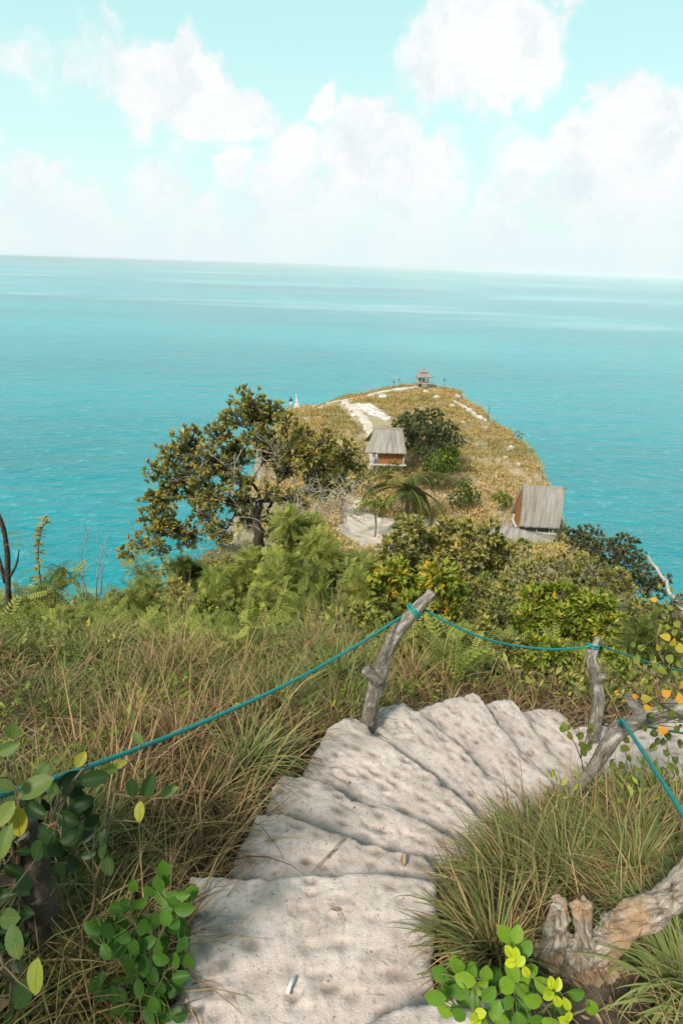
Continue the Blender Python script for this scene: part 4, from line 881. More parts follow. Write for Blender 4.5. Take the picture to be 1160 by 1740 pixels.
G = Geo(); box(G, ((xl+xr)/2, 51.9, wz0-.05), (xr-xl+.5, 3.3, .1)); G.build('platform', M['greypole'], h2, smooth=False)
for x_, y_ in ((xl, 50.4), (xr, 50.4), (xl, 53.3), (xr, 53.3), (xl+.35, 50.45), (xl-.25, 50.7)):
    G = Geo(); beam(G, (x_, y_, Hf(x_, y_)-.3), (x_, y_, wz1 if x_ in (xl, xr) else wz0), .10, 8); G.build('stilt', M['greypole'], h2)
for x_ in (xl+.15, xl+.42):
    G = Geo(); box(G, (x_, 50.45, (wz0+wz1)/2), (.1, .06, wz1-wz0)); G.build('rail_post', M['greypole'], h2)
# right hut
c, d = PD(881,893,41.5), PD(948,904,41.5); c[2] = d[2] = (c[2]+d[2])/2+.1
u3 = nrm((d-c)[None])[0]; w3 = np.array([-u3[1], u3[0], 0]); rz3 = math.atan2(u3[1], u3[0]); ra = ray(889, 826); a = CP+ra*(((c+w3*1.35-CP)@w3)/(ra@w3)); a[2] = min(a[2], c[2]+2.6); b = a+u3*np.linalg.norm(d-c)*1.03
def L3_(x, y, z): return c+u3*x+w3*y+np.array([0, 0, z])
W3 = np.linalg.norm(d-c); HH = a[2]-c[2]
h3 = empty('thatched_hut', L3_(W3/2, 1.4, -1.2), label='right hand hut on the cliff edge with large thatched roof and white poles', cat='hut', group='thatched huts on the headland')
G = Geo(); panel(G, a, b, c, d, seed=5, sag=-.12, th=.2); e, f_ = c+w3*2.7, d+w3*2.7; panel(G, b, a, f_, e, seed=6, sag=-.12, th=.2); tube(G, smooth_path([a-u3*.05, (a+b)/2-[0, 0, .05], b+u3*.05], 4), .13, 8, bump=.4, freq=6); G.build('roof', M['thatch'], h3)
G = Geo()
for k in range(8):
    y_ = .45+(k+.5)*1.8/8; top = HH*(1-abs(y_-1.35)/1.35)-.15; box(G, L3_(.22, y_, (top-.5)/2), (.05, 1.8/8-.012, top+.5), rz3)
G.build('gable_wall', M['orange'], h3, smooth=False)
G = Geo(); box(G, L3_(W3-.25, 1.35, -.1), (.05, 1.8, .9), rz3); box(G, L3_(W3/2, 2.3, -.1), (W3-.6, .05, .9), rz3); G.build('plank_wall', M['bamboo'], h3, smooth=False)
G = Geo(); box(G, L3_(W3/2, 1.35, -.55), (W3-.1, 2.3, .1), rz3); G.build('platform', M['greypole'], h3, smooth=False)
for x_, y_ in ((.12, .25), (.5, .25), (1.35, .25), (W3-.55, .25), (W3-.35, .25), (.15, 2.35), (W3-.2, 2.35)):
    q = L3_(x_, y_, 0); G = Geo(); beam(G, (q[0], q[1], min(Hf(q[0], q[1]), c[2]-1.0)-.3), (q[0], q[1], c[2]-.02), .09, 8); G.build('stilt', M['greypole'], h3)
G = Geo(); beam(G, L3_(-.75, .2, -.75), L3_(.15, .7, -.45), .3, 4); beam(G, L3_(-.75, .1, -.45), L3_(.15, .6, -.15), .06, 4); G.build('walkway', M['greypole'], h3)
# low roof
a, b, c, d = PY(836,886,37.6), PY(939,918,36.6), PY(818,932,35.6), PY(925,952,34.6)
h4 = empty('low_shelter', ((a+b)/2)-[0, 0, 1.8], label='low grey thatched shelter roof half hidden by bushes below the right hut', cat='shelter')
G = Geo(); panel(G, a, b, c, d, seed=8, sag=.05); panel(G, b, a, b+(b-d)*[1, 1, -1]*.8, a+(a-c)*[1, 1, -1]*.8, seed=9, sag=.05); G.build('roof', M['thatch'], h4)
for q in (c*.9+b*.1, d*.9+a*.1, a, b):
    G = Geo(); beam(G, (q[0], q[1], Hf(q[0], q[1])-.3), (q[0], q[1], q[2]-.1), .1, 8); G.build('post', M['greypole'], h4)
# tip hut
cc = PY(718, 653, 97); gz = Hf(cc[0], cc[1]); s10 = 96.5/F_PX; gz = cc[2]
h5 = empty('thatched_hut', (cc[0], cc[1], gz), label='small open hut with pointed thatched roof at the headland tip', cat='hut', group='thatched huts on the headland')
G = Geo(); apex = np.array([cc[0], cc[1], gz+27*s10]); ez = gz+13.5*s10
def pyr(apex, hw, ez, seed):
    for k in range(4):
        an = [k*math.pi/2+math.pi/4+.2, (k+1)*math.pi/2+math.pi/4+.2]; q = [np.array([apex[0]+hw*1.41*math.cos(v), apex[1]+hw*1.41*math.sin(v), ez]) for v in an]
        panel(G, apex+(q[0]-apex)*.03, apex+(q[1]-apex)*.03, q[0], q[1], th=.12, sag=.1, seed=seed+k)
pyr(apex, .62, gz+20.5*s10, 10); pyr(apex-[0, 0, .15], 1.2, ez, 20); G.build('roof', M['thatch'], h5)
fl = gz+.35
G = Geo(); box(G, (cc[0], cc[1], fl), (2.1, 2.1, .1)); G.build('platform', M['wood'], h5, smooth=False)
for sx in (-1, 1):
    for sy in (-1, 1):
        G = Geo(); beam(G, (cc[0]+sx*.95, cc[1]+sy*.95, Hf(cc[0]+sx*.95, cc[1]+sy*.95)-.4), (cc[0]+sx*.95, cc[1]+sy*.95, ez+.2), .12, 8); G.build('post', M['wood'], h5)
for z_ in (.28,):
    for q in (((-.95, -.95), (.95, -.95)), ((-.95, .95), (.95, .95)), ((-.95, -.95), (-.95, .95)), ((.95, -.95), (.95, .95))):
        G = Geo(); beam(G, (cc[0]+q[0][0], cc[1]+q[0][1], fl+z_), (cc[0]+q[1][0], cc[1]+q[1][1], fl+z_), .08, 6); G.build('rail', M['wood'], h5)
for k in range(3):
    G = Geo(); box(G, (cc[0]+.1, cc[1]-1.15-.25*k, fl-.12-.14*k), (.9, .24, .06)); G.build('entry_step', M['wood'], h5, smooth=False)
person((cc[0]+.05, cc[1]+.1, fl-.2), math.pi, M['white'], M['navy'], 'seated person in white shirt inside the tip hut', True)
person((cc[0]-.55, cc[1]+.25, fl-.2), math.pi-.4, M['navy'], M['tancloth'], 'seated person in dark shirt inside the tip hut', True)
# thin stalks standing on the skyline of the headland
r_s = np.random.default_rng(2)
def stalk(px_, py0, py1, Y_, head, mat, label, lean=0, cat='plant'):
    a = PY(px_, py0, Y_); a[2] = min(a[2], Hf(a[0], a[1])+.1); b = PY(px_+lean, py1, Y_); root = empty('dry_stalk', a, label=label, cat=cat)
    G = Geo(); tube(G, smooth_path([a, (a+b)/2, b], 4), .035, 5); G.build('stem', M['stem'], root)
    if head:
        G = Geo(); u = unit(90, rng); leafspray(G, b+u*head*.6*r_s.random((90, 1))**.4, u, 2, head*.35, .9, .7, .2); G.build('flower_head', mat, root)
stalk(755, 658, 645, 96, .28, M['autumn_leaf'], 'thin stalk with round orange head right of the tip hut')
stalk(829, 716, 686, 77, 0, None, 'tall bare pole like stalk on the right headland rim', 2)
stalk(678, 653, 645, 96, .3, M['scrub'], 'thin dark stalk left of the tip hut'); stalk(669, 652, 649, 97, .25, M['dark_leaf'], 'short dark bushy stalk furthest left of the tip hut')

# ------------------------------------------------------------------ near vegetation
def onland(P2, m_=.1):
    ok = sdist(P2[:, 0], P2[:, 1], LAND) < m_
    return ok
def offstair(P2, m_=.0):
    ok = np.ones(len(P2), bool)
    for k in range(10): ok &= sdist(P2[:, 0], P2[:, 1], POLY[k]) > m_
    return ok
STX = PD(985,1640,S)[:2]
def nostump(P, a=.26): q = P[:, :2]-STX; q = q-np.array([0, -.12]); return np.hypot(q[:, 0]/1.1, q[:, 1]) > a
def scatter(n, d0, d1, r, pw=1.0, marg=350):
    q = r.random(n); D = (d0**(1/pw) + q*(d1**(1/pw)-d0**(1/pw)))**pw; an = r.uniform(R_(-58), R_(58), n)
    P2 = np.c_[D*np.sin(an), D*np.cos(an)]; P2 = P2[onland(P2)]; z = H(P2[:, 0], P2[:, 1]); P = np.c_[P2, z]
    x, y, d = proj(P); ok = (x > -marg) & (x < 1160+marg) & (y < 1740+marg*1.3) & (d > .3)
    return P[ok]
TB = [t_blade(b_, 1, 5) for b_ in (.15, .4, .7, 1.0, 1.3)]
def blades(G, B, dirs, L, wd, tint, r, T=TB):
    idx = r.integers(0, len(T), len(B)); Rm = frames(dirs, roll=r.normal(0, .35, len(B)))
    S = np.stack([wd/1.0, L, L], -1)[:, None, :]; Rm = Rm*S
    for k, (tv_, tf) in enumerate(T):
        s_ = idx == k; G.inst(tv_, tf, Rm[s_], B[s_], tint[s_])
r = np.random.default_rng(100)
def tintmap(P):
    a = fbm(P[:, 0]*.8, P[:, 1]*.8, o=3, seed=201); b = fbm(P[:, 0]*3, P[:, 1]*3, o=2, seed=202)
    return np.clip(.54+.75*a+.35*b, .05, .97)
# matted dry thatch
P = scatter(80000, 1.0, 13, r, 2.0); P = P[offstair(P[:, :2], .0)]; P = P[nostump(P, .2)]
D = np.hypot(P[:, 0], P[:, 1]); q = nrm(unit(len(P), r)*[1, 1, .55]+[0, 0, .35]); L = r.uniform(.08, .30, len(P))*(1+D*.04)
G = Geo(); blades(G, P+[0, 0, .005], q, L, (.0022+.0011*D)*r.uniform(.7, 1.4, len(P)), np.clip(.10+.25*(tintmap(P)-.5)+r.normal(0, .1, len(P)), 0, 1), r, [TB[0], TB[2]])
G.build('dry_thatch', M['grass'], kind='stuff', label='matted dry grass lying on the slope')
# standing grass in clumps
C = scatter(4200, 1.1, 13, r, 2.0); C = C[fbm(C[:, 0]*1.7, C[:, 1]*1.7, o=3, seed=555)+r.normal(0, .12, len(C)) > -.05]; C = C[offstair(C[:, :2], .05)]; C = C[nostump(C)]; C = C[~((C[:, 0] > .1) & (C[:, 1] > 3.1) & (r.random(len(C)) < .62))]
nb = 22; D = np.hypot(C[:, 0], C[:, 1]); rad = r.uniform(.03, .10, len(C))*(1+D*.06); ht = (.16+.42*r.random(len(C))**1.6)*(1+.015*D)
ht = np.where((C[:, 0] > .35) & (C[:, 1] < 3.5), ht*.6, ht)
B = np.repeat(C, nb, 0); u = unit(len(B), r)*[1, 1, 0]; rr = r.random((len(B), 1))**.5; B = B+u*rr*np.repeat(rad, nb)[:, None]
DD = np.repeat(D, nb); q = nrm(u*(.25+.7*rr)+[0, 0, 1.0]+unit(len(B), r)*.18)
G = Geo(); tt = np.clip(np.repeat(tintmap(C)+r.normal(0, .14, len(C)), nb)+r.normal(0, .14, len(B)), 0, 1)
blades(G, B, q, np.repeat(ht, nb)*r.uniform(.5, 1.15, len(B)), (.0034+.0013*DD)*r.uniform(.7, 1.3, len(B)), tt, r); G.build('grass', M['grass'], kind='stuff', label='tufted olive and tawny grass on both sides of the steps')
# seeding feathery seedlings and small leaves on the slope
T_FR = [t_frond(8, .24, .075, .35, 68), t_frond(7, .28, .085, .7, 68), t_frond(8, .20, .07, .2, 70)]
C = scatter(1700, 3.0, 16, r, 1.6); C = C[offstair(C[:, :2], .25)]; C = C[fbm(C[:, 0]*.5, C[:, 1]*.5, o=2, seed=301) > -.12]
D = np.hypot(C[:, 0], C[:, 1]); G = Geo(); n = 9; B = np.repeat(C, n, 0); B[:, 2] += r.uniform(.05, .4, len(B)); q = nrm(unit(len(B), r)*[1, 1, .3]+[0, 0, .55])
idx = r.integers(0, 3, len(B)); S_ = r.uniform(.10, .27, len(B))*(1+np.repeat(D, n)*.02); Rm = frames(q, roll=r.normal(0, .4, len(B)))*S_[:, None, None]; tt = np.clip(.45+r.normal(0, .22, len(B)), 0, 1)
for k, (tv_, tf) in enumerate(T_FR): s_ = idx == k; G.inst(tv_, tf, Rm[s_], B[s_], tt[s_])
G.build('feathery_seedlings', M['ferny'], kind='stuff', label='feathery green seedlings spread through the slope grass')
C = scatter(7000, 4.5, 40, r, 1.35); C = C[offstair(C[:, :2], .4)]
ok = np.ones(len(C), bool)
for P2 in NOGROW: ok &= sdist(C[:, 0], C[:, 1], P2) > .3
C = C[ok]; D = np.hypot(C[:, 0], C[:, 1]); G = Geo(); leafclump(G, C, r.uniform(.12, .3, len(C))*(1+D*.06), 24, .085, np.clip(r.normal(.45, .2, len(C)), 0, 1), r)
G.build('undergrowth', M['bush_leaf'], kind='stuff', label='low leafy undergrowth filling the slope below the steps')
C = scatter(900, 2.2, 10, r, 1.6); C = C[offstair(C[:, :2], .12)]; C = C[nostump(C, .4)]; C[:, 2] += r.uniform(.05, .22, len(C)); G = Geo()
leafclump(G, C, r.uniform(.05, .14, len(C)), 14, .045, np.clip(r.normal(.3, .2, len(C)), 0, 1), r); G.build('weeds', M['bright_leaf'], kind='stuff', label='small leafy weeds mixed into the grass on the slope')
# leaf litter
P = scatter(2600, .9, 5, r, 1.4); P = P[offstair(P[:, :2], -.03)]; q = unit(len(P), r)*[1, 1, .25]; G = Geo()
for k, T in enumerate([t_leaf(.45, .15, .2, 4), t_leaf(.5, -.1, -.25, 4)]): G.inst(*T, frames(q[k::2], roll=r.uniform(-.6, .6, len(q[k::2])))*r.uniform(.018, .05, len(q[k::2]))[:, None, None], P[k::2]+[0, 0, .015], r.random(len(q[k::2])))
G.build('leaf_litter', M['dead_leaf'], kind='stuff', label='dead leaves on the ground beside the steps')
# crumbs of earth on the treads
# distinct tussocks
def tussock(px_, py_, z, n, ht, tint, label, lean=(0, 0), tv=.2, wd=.006, rad=.06):
    c = PZ(px_, py_, z); c[2] = Hf(c[0], c[1]); r_ = np.random.default_rng(int(px_*7+py_)); u = unit(n, r_)*[1, 1, 0]; rr = r_.random((n, 1))**.6
    B = c+u*rr*rad; q = nrm(u*(.2+.75*rr)+[lean[0], lean[1], 1.0]+unit(n, r_)*.15); G = Geo()
    blades(G, B, q, ht*r_.uniform(.45, 1.1, n), wd*r_.uniform(.6, 1.3, n), np.clip(tint+r_.normal(0, tv, n), 0, 1), r_, [t_blade(b_, 1, 8) for b_ in (.3, .6, .9, 1.2, 1.5)])
    G.build('grass_tussock', M['grass'], label=label, cat='grass tussock', group='grass tussocks beside the steps')
tussock(410,1330,-.5, 170,.56,.92,'long bladed green tussock left of the second and third steps',(.15,0),.12,.010,.05)
tussock(350,1390,-.4, 200,.40,.45,'tan and green tussock left of the nearest step top',(.1,0))
tussock(470,1240,-.8, 220,.48,.72,'green tussock under the rope beside the wide curved step',(.1,0))
tussock(570,1180,-1.1,200,.56,.8,'tall mixed tussock just left of the forked post base',(0,.1),.2,.009)
tussock(300,1290,-.5, 180,.40,.35,'dry brown tussock under the left rope',(0,0))
tussock(530,1120,-1.5,220,.62,.22,'tawny upright dry tussock behind the left rope',(0,.1))
tussock(835,1610,0.0,280,.34,.55,'large arching tussock right of the nearest step',(-.35,.15),.2)
tussock(870,1510,-.1,300,.36,.60,'dense arching tussock right of the third step',(-.4,.1),.2)
tussock(890,1420,-.3,240,.27,.45,'tan tussock spilling over the wide curved step from the right',(-.5,.1),.2)
tussock(970,1365,-.6,180,.20,.38,'dry tussock at the foot of the bent branch',(-.3,.1),.2)
tussock(960,1480,-.0,280,.33,.60,'green tussock above the cut stump',(-.1,.1),.2)
tussock(1080,1470,-.0,280,.32,.65,'green tussock left of the hanging bright rope end',(.05,.1),.2)
tussock(1130,1410,-.4,220,.26,.50,'olive tussock below the hanging rope at the right edge',(0,.1),.2)
tussock(1145,1720,.0,240,.30,.95,'broad bladed dark green tussock under the stump limb',(-.1,.1),.08,.009)
tussock(560,1080,-1.7,150,.85,.22,'tall straw coloured tussock rising above the rope middle',(.1,.1),.12,.006,.05)
tussock(600,1110,-1.5,90,.62,.25,'straw coloured tussock nearest the forked post top',(-.1,.1),.12,.006,.05)
tussock(300,1150,-1.2,120,.7,.20,'tall rust coloured tussock in the middle of left slope',(.05,.0),.12,.005,.06)
tussock(170,1120,-1.3,120,.6,.22,'rust coloured tussock near the left brink',(.15,.0),.15,.006,.07)
tussock(100,1230,-.7,150,.48,.7,'olive tussock behind the broad leaved shrub',(.2,.0),.15,.005,.07)
tussock(230,1250,-.6,150,.45,.3,'thin brown tussock directly behind the left rope',(.1,.0),.15,.004,.07)
tussock(980,1170,-1.6,200,.40,.42,'reddish dry tussock left of the short upright post',(-.2,0),.2)
tussock(860,1160,-1.6,220,.36,.60,'dark green tussock behind the highest step corners',(0,0),.2)
tussock(740,1170,-1.4,200,.34,.55,'shaded tussock right behind the forked post',(0,0),.2)
# feathery shrubs
GF = 'feathery shrubs on the slope'
kw = dict(leafT=T_FR, spread=1.3, up=-.05, barkm=M['stem'], shell=.15, twigs=.5)
simple('feathery_shrub', [(520,905,30),(500,940,28),(545,935,32),(570,970,32),(610,970,28),(525,980,28),(600,1005,26),(490,890,20),(560,1010,26)], 11, M['ferny'], .27, 'large feathery light green shrub in front of the sand clearing', 'shrub', GF, tufts=64, per=7, tint=.62, seed=41, r0=.05, **kw)
simple('feathery_shrub', [(430,960,24),(460,985,26),(400,985,24),(440,1015,26),(480,1020,24),(370,1000,22),(385,1030,22),(495,965,20)], 9.5, M['ferny'], .23, 'feathery green shrub under the big tree trunk', 'shrub', GF, tufts=50, per=7, tint=.5, seed=42, r0=.04, **kw)
simple('feathery_shrub', [(480,1070,24),(520,1050,24),(560,1060,24),(600,1060,24),(440,1080,22),(540,1090,22)], 6.8, M['ferny'], .17, 'low feathery shrub above the middle of the left rope', 'shrub', GF, tufts=40, per=7, tint=.45, seed=43, r0=.03, **kw)
simple('feathery_shrub', [(310,960,14),(320,980,14),(335,965,12),(350,990,14)], 12, M['ferny'], .18, 'small bluish green shrub left of the big tree trunk', 'shrub', GF, tufts=60, per=7, tint=.1, seed=44, r0=.03, **kw)
simple('feathery_shrub', [(330,1110,24),(370,1080,22),(300,1140,22),(350,1140,22),(400,1110,20)], 5.4, M['ferny'], .16, 'feathery shrub in the middle of the left slope', 'shrub', GF, tufts=30, per=6, tint=.5, seed=45, r0=.02, **kw)
simple('feathery_shrub', [(30,1080,30),(90,1070,28),(140,1055,22),(60,1110,26),(10,1140,26),(120,1110,22)], 5.6, M['ferny'], .18, 'feathery drooping shrub at the left edge of slope', 'shrub', GF, tufts=30, per=6, tint=.35, seed=46, r0=.02, **kw)
simple('feathery_shrub', [(1085,1075,20),(1110,1095,20),(1070,1100,18),(1130,1120,18)], 5.4, M['ferny'], .16, 'fine dark feathery shrub behind the short upright post', 'shrub', GF, tufts=34, per=6, tint=.12, seed=47, r0=.02, **kw)
simple('feathery_shrub', [(90,1000,16),(60,1010,16),(120,985,12),(100,965,12),(30,1015,14)], 6.6, M['ferny'], .22, 'feathery sprays against the sea right of the dark stem', 'shrub', GF, tufts=9, per=5, tint=.55, seed=48, r0=.02, **kw)
simple('feathery_shrub', [(150,1190,22),(220,1165,22),(290,1180,22),(340,1150,20),(110,1210,20)], 3.6, M['ferny'], .15, 'dark feathery sprays low on the left slope above the rope', 'shrub', GF, tufts=9, per=5, tint=.15, seed=71, r0=.01, **kw)
simple('feathery_shrub', [(350,1110,16),(400,1090,16),(320,1080,16)], 4.6, M['ferny'], .16, 'bright yellow green feathery sprays in mid slope', 'shrub', GF, tufts=9, per=5, tint=.9, seed=72, r0=.01, **kw)
for q_, (bx_, by_, Yb, lb_, ti_) in enumerate([(360,1075,7.2,'slender feathery sapling rising from the middle of left slope',.55),(455,1050,7.8,'yellowish feathery sapling right of the mid slope one',.8),(530,1065,6.6,'dark feathery sapling nearest the forked post on left slope',.25),(235,1060,7.2,'feathery sapling in front of the pale brink rock',.5),(600,1060,7.0,'pale feathery sapling left of the yellow green bush',.7)]):
    simple('feathery_sapling', [(bx_+dx_, by_+dy_, rp_) for dx_, dy_, rp_ in ((0,-30,9),(-12,-50,10),(14,-60,10),(2,-80,10),(-8,-98,8),(12,-105,7),(22,-38,8),(-20,-28,8))], Yb, M['ferny'], .19, lb_, 'sapling', 'feathery saplings on the left slope', basepx=(bx_, by_+25), tufts=7, per=5, tint=ti_, seed=80+q_, r0=.014, **kw)
simple('vine_plant', [(690,1180,12),(700,1205,12),(675,1200,10)], 3.6, M['round_leaf'], .05, 'small bright vine plant at the foot of the forked post', 'plant', None, tufts=18, per=5, tint=.55, seed=49, r0=.006, barkm=M['gstem'], shell=.2)
simple('vine_plant', [(830,1150,18),(860,1140,16),(800,1145,14),(890,1150,14)], 4.4, M['bush_leaf'], .06, 'dark leafy vine behind the topmost step corner', 'plant', None, tufts=26, per=6, tint=.25, seed=50, r0=.006, barkm=M['gstem'], shell=.2)
# dark stemmed sapling at the far left edge
b = PY(5, 1040, 6.4); b[2] = Hf(b[0], b[1]); root = empty('leaning_sapling', b, label='dark leaning sapling with narrow leaves at left edge against the sea', cat='sapling')
G = Geo(); tube(G, smooth_path([b-[0, 0, .1], PY(14,985,6.4), PY(12,930,6.4), PY(2,885,6.4), PY(-25,830,6.4)], 6), np.linspace(.04, .022, 25), 8, bump=.3, freq=20); tube(G, smooth_path([PY(14,985,6.4), PY(28,960,6.4), PY(33,935,6.4)], 4), np.linspace(.02, .008, 9), 6); tube(G, smooth_path([PY(10,990,6.4), PY(-5,940,6.4), PY(-20,920,6.4)], 4), np.linspace(.028, .015, 9), 6); G.build('trunk', M['darkbark'], root)
G = Geo(); r = np.random.default_rng(9); B = []; q = []
for (x, y, ang, L) in [(5,888,25,40),(12,905,5,30),(14,903,-15,30),(5,925,5,35),(35,945,40,24),(35,955,30,22),(30,970,10,25),(0,880,50,25),(25,985,35,30),(20,1000,20,35),(10,960,160,20),(30,1010,15,30)]:
    B.append(PY(x, y, 6.3)); q.append((Rt*math.cos(R_(ang))+Up*math.sin(R_(ang))+Fw*r.normal(0, .3))*L/F_PX*7)
q = np.array(q); n_ = np.linalg.norm(q, axis=1); tv_, tf = T_FR[2]; G.inst(tv_, tf, frames(q)*n_[:, None, None], np.array(B), np.full(len(B), .3)); G.build('leaves', M['ferny'], root)
# plume plant and bare twigs against the sea
b = PY(66, 1000, 6.5); tp_ = PY(76, 880, 6.5); b[2] = Hf(b[0], b[1]); root = empty('plume_plant', b, label='upright plume of small yellow green leaves against the sea', cat='plant')
G = Geo(); P = smooth_path([b, PY(66, 950, 6.5), tp_], 8); tube(G, P, np.linspace(.01, .003, len(P)), 5); G.build('stem', M['stem'], root)
G = Geo(); k = np.repeat(np.arange(6, len(P)), 5); leafspray(G, P[k], nrm(unit(len(k), rng)*[1, 1, .2]+[0, 0, .1]), 3, .085, .4, .7, .15, up=0, T=[t_leaf(.28, .05, -.15)]); G.build('leaves', M['bush_leaf'], root)
for i_, (x0, y0, x1, y1, cx) in enumerate([(143,990,161,874,140),(165,995,184,906,168),(172,985,191,932,175),(232,950,232,890,228),(150,1000,136,960,140)]):
    a = PY(x0, y0+25, 7.2); b = PY(x1, y1, 7.2); G = Geo(); P = smooth_path([a, PY(cx, (y0+y1)/2, 7.2), b], 6, .02, i_); tube(G, P, np.linspace(.009, .003, len(P)), 5)
    for q in range(4): s_ = P[3+q*2]; tube(G, [s_, s_+[.05*(-1)**q, 0, .07], s_+[.07*(-1)**q, 0, .17]], [.004, .003, .002], 4)
    G.build('bare_twig', M['twig'], label=['tallest thin grey twig against the sea at left','branched grey twig right of the tallest one','shorter grey twig leaning right near the brink','thin twig rising at the lower left of big tree','low curved twig left of the tallest one'][i_], cat='twig', group='thin dead twigs on the left brink')
a, b = PD(1180,1075,4.2), PD(1100,944,4.6); G = Geo(); tube(G, smooth_path([a, PD(1135,1000,4.4), b], 8, .02, 4), np.linspace(.02, .009, 17), 8, bump=.3, freq=20); tube(G, [PD(1127,990,4.42), PD(1126,985,4.4), PD(1127,980,4.4)], [.01, .008, .005], 5); G.build('dead_stick', M['twig'], label='long pale dead stick slanting up over the sea at right', cat='stick')
# dry pale stalks on the left slope
for i_, (x0, y0, x1, y1, d_) in enumerate([(270,1200,318,990,3.8),(285,1180,300,1010,4.2),(115,1165,172,1080,3.6),(145,1130,200,1065,3.8),(560,1100,575,975,4.6),(540,1090,520,1020,4.6),(592,1120,566,1010,4.4),(440,1120,447,1040,4.3)]):
    a, b = PD(x0, y0, d_), PD(x1, y1, d_+.15); G = Geo(); P = smooth_path([a, (a+b)/2+[.03, 0, .02], b], 6, .015, i_); tube(G, P, np.linspace(.005, .002, len(P)), 5)
    for q in range(5): s_ = P[-1-q]; tube(G, [s_, s_+[.02*(-1)**q, 0, .04], s_+[.03*(-1)**q, .01, .09]], [.003, .002, .001], 3)
    G.build('dry_stalk', M['dead_leaf'], label=['longest straw stalk crossing the left slope','thin straw stalk beside the longest one','curved pale straw at far left above the rope','second curved pale straw right of the first','tall straw stalk beside the tawny tussock','straw stalk leaning left in the tawny tussock','straw stalk leaning left by the forked post','single straw stalk mid slope above the rope'][i_], cat='stalk', group='dry straw stalks on the left slope')

# ------------------------------------------------------------------ close plants leaf by leaf
def leafplant(name, base, stems, leaves, mat, stemmat, label, cat='plant', wd=.6, seed=3, T=None, facing=.8, srad=.004):
    """stems: polylines of points; leaves: (px,py,depth,angle,length px,tint)"""
    r_ = np.random.default_rng(seed); root = empty(name, base, label=label, cat=cat); W_, L_ = Geo(), Geo(); SP = []
    for P in stems:
        P = smooth_path(P, 6, .01, seed); tube(W_, P, np.linspace(srad, srad*.45, len(P)), 6); SP.append(P)
    SP = np.vstack(SP); T = T or [t_leaf(wd, .09, -.12, 7), t_leaf(wd*.88, .16, -.12, 7), t_leaf(wd*.95, .04, -.12, 7)]
    for (x, y, d, an, L, ti) in leaves:
        an = R_(an+r_.normal(0, 8)); dv = Rt*math.cos(an)+Up*math.sin(an)+Fw*r_.normal(0, .25); dv = nrm(dv[None])[0]; L = L/F_PX*d; c = PD(x, y, d); b = c-dv*L/2
        nrmv = nrm((-Fw*facing+np.array([0, 0, .5])+unit(1, r_)[0]*.35)[None])[0]; k = r_.integers(0, len(T)); L_.inst(*T[k], frames(dv[None], up=nrmv)*L, b[None], np.array([np.clip(ti+r_.normal(0, .03), 0, 1)]))
        fz = frames(dv[None], up=nrmv)[0]; tube(L_, [b+fz@np.array([0, t_, -.12*t_*t_+.004])*L for t_ in (.02, .3, .6, .9)], [.0011, .0009, .0007, .0003], 4, tint=min(.8, ti+.22), cap=False)
        s_ = SP[np.argmin(np.linalg.norm(SP-b, axis=1))]; tube(W_, [s_, (s_+b)/2+r_.normal(0, .004, 3), b+dv*L*.05], [srad*.4, srad*.3, srad*.25], 4, cap=False)
    W_.build('stems', stemmat, root); L_.build('leaves', mat, root); return root
r = np.random.default_rng(77)
# broad leaved shrub, left
dB = 1.5
L1 = [(22,1243,1.3,50,44,.62),(15,1272,1.3,25,42,.6),(137,1291,1.42,60,30,.82),(70,1312,1.4,40,46,.55),(8,1335,1.3,150,36,.55),(160,1323,1.45,5,50,.3),(186,1306,1.5,5,28,.65),(206,1298,1.5,25,26,.7),(235,1254,1.6,110,28,.6),(225,1340,1.5,100,34,.3),
      (253,1335,1.5,85,44,.32),(287,1345,1.55,25,34,.55),(237,1380,1.5,95,34,.85),(31,1397,1.25,80,52,.9),(5,1385,1.22,60,50,.72),(115,1390,1.4,-20,48,.2),(63,1447,1.3,70,48,.35),(96,1440,1.35,-80,48,.22),(60,1338,1.35,20,60,.6),(185,1468,1.5,80,42,.45),
      (178,1425,1.5,100,30,.4),(175,1445,1.48,60,26,.5),(60,1662,1.12,80,60,.74),(15,1560,1.2,20,52,.45),(25,1602,1.15,120,56,.5),(38,1690,1.2,70,64,.25),(5,1525,1.3,0,45,.3),(-10,1450,1.3,80,50,.3),(10,1430,1.2,70,55,.6),(90,1340,1.45,170,40,.5),(120,1420,1.4,30,36,.25),(25,1480,1.35,-40,40,.3),(60,1375,1.4,-10,46,.25),(140,1365,1.5,20,40,.3)]
for k in range(150):
    x, y = (r.uniform(-80, 160), r.uniform(1320, 1480)) if k < 85 else (r.uniform(-90, 70), r.uniform(1480, 1760)); L1.append((x, y, r.uniform(1.42, 1.75), r.uniform(0, 360), r.uniform(24, 46), r.uniform(.03, .35)))
for k in range(40): L1.append((r.uniform(-450, -40), r.uniform(1400, 1700), r.uniform(1.0, 1.7), r.uniform(0, 360), r.uniform(40, 60), r.uniform(.05, .6)))
for k in range(1500):  # unseen leaves added out of frame to cast shade on the bottom left
    q = np.array([r.uniform(-2.1, -.65), r.uniform(-1.3, .7), r.uniform(.4, 1.5)]); x_, y_, d_ = proj(q[None]); x_, y_, d_ = x_[0], y_[0], d_[0]
    if d_ > .25 and x_ < -30 and q[0] < -.60-.66*q[2]: L1.append((x_, y_, d_, r.uniform(0, 360), 60/d_*1.1, r.uniform(.05, .5)))
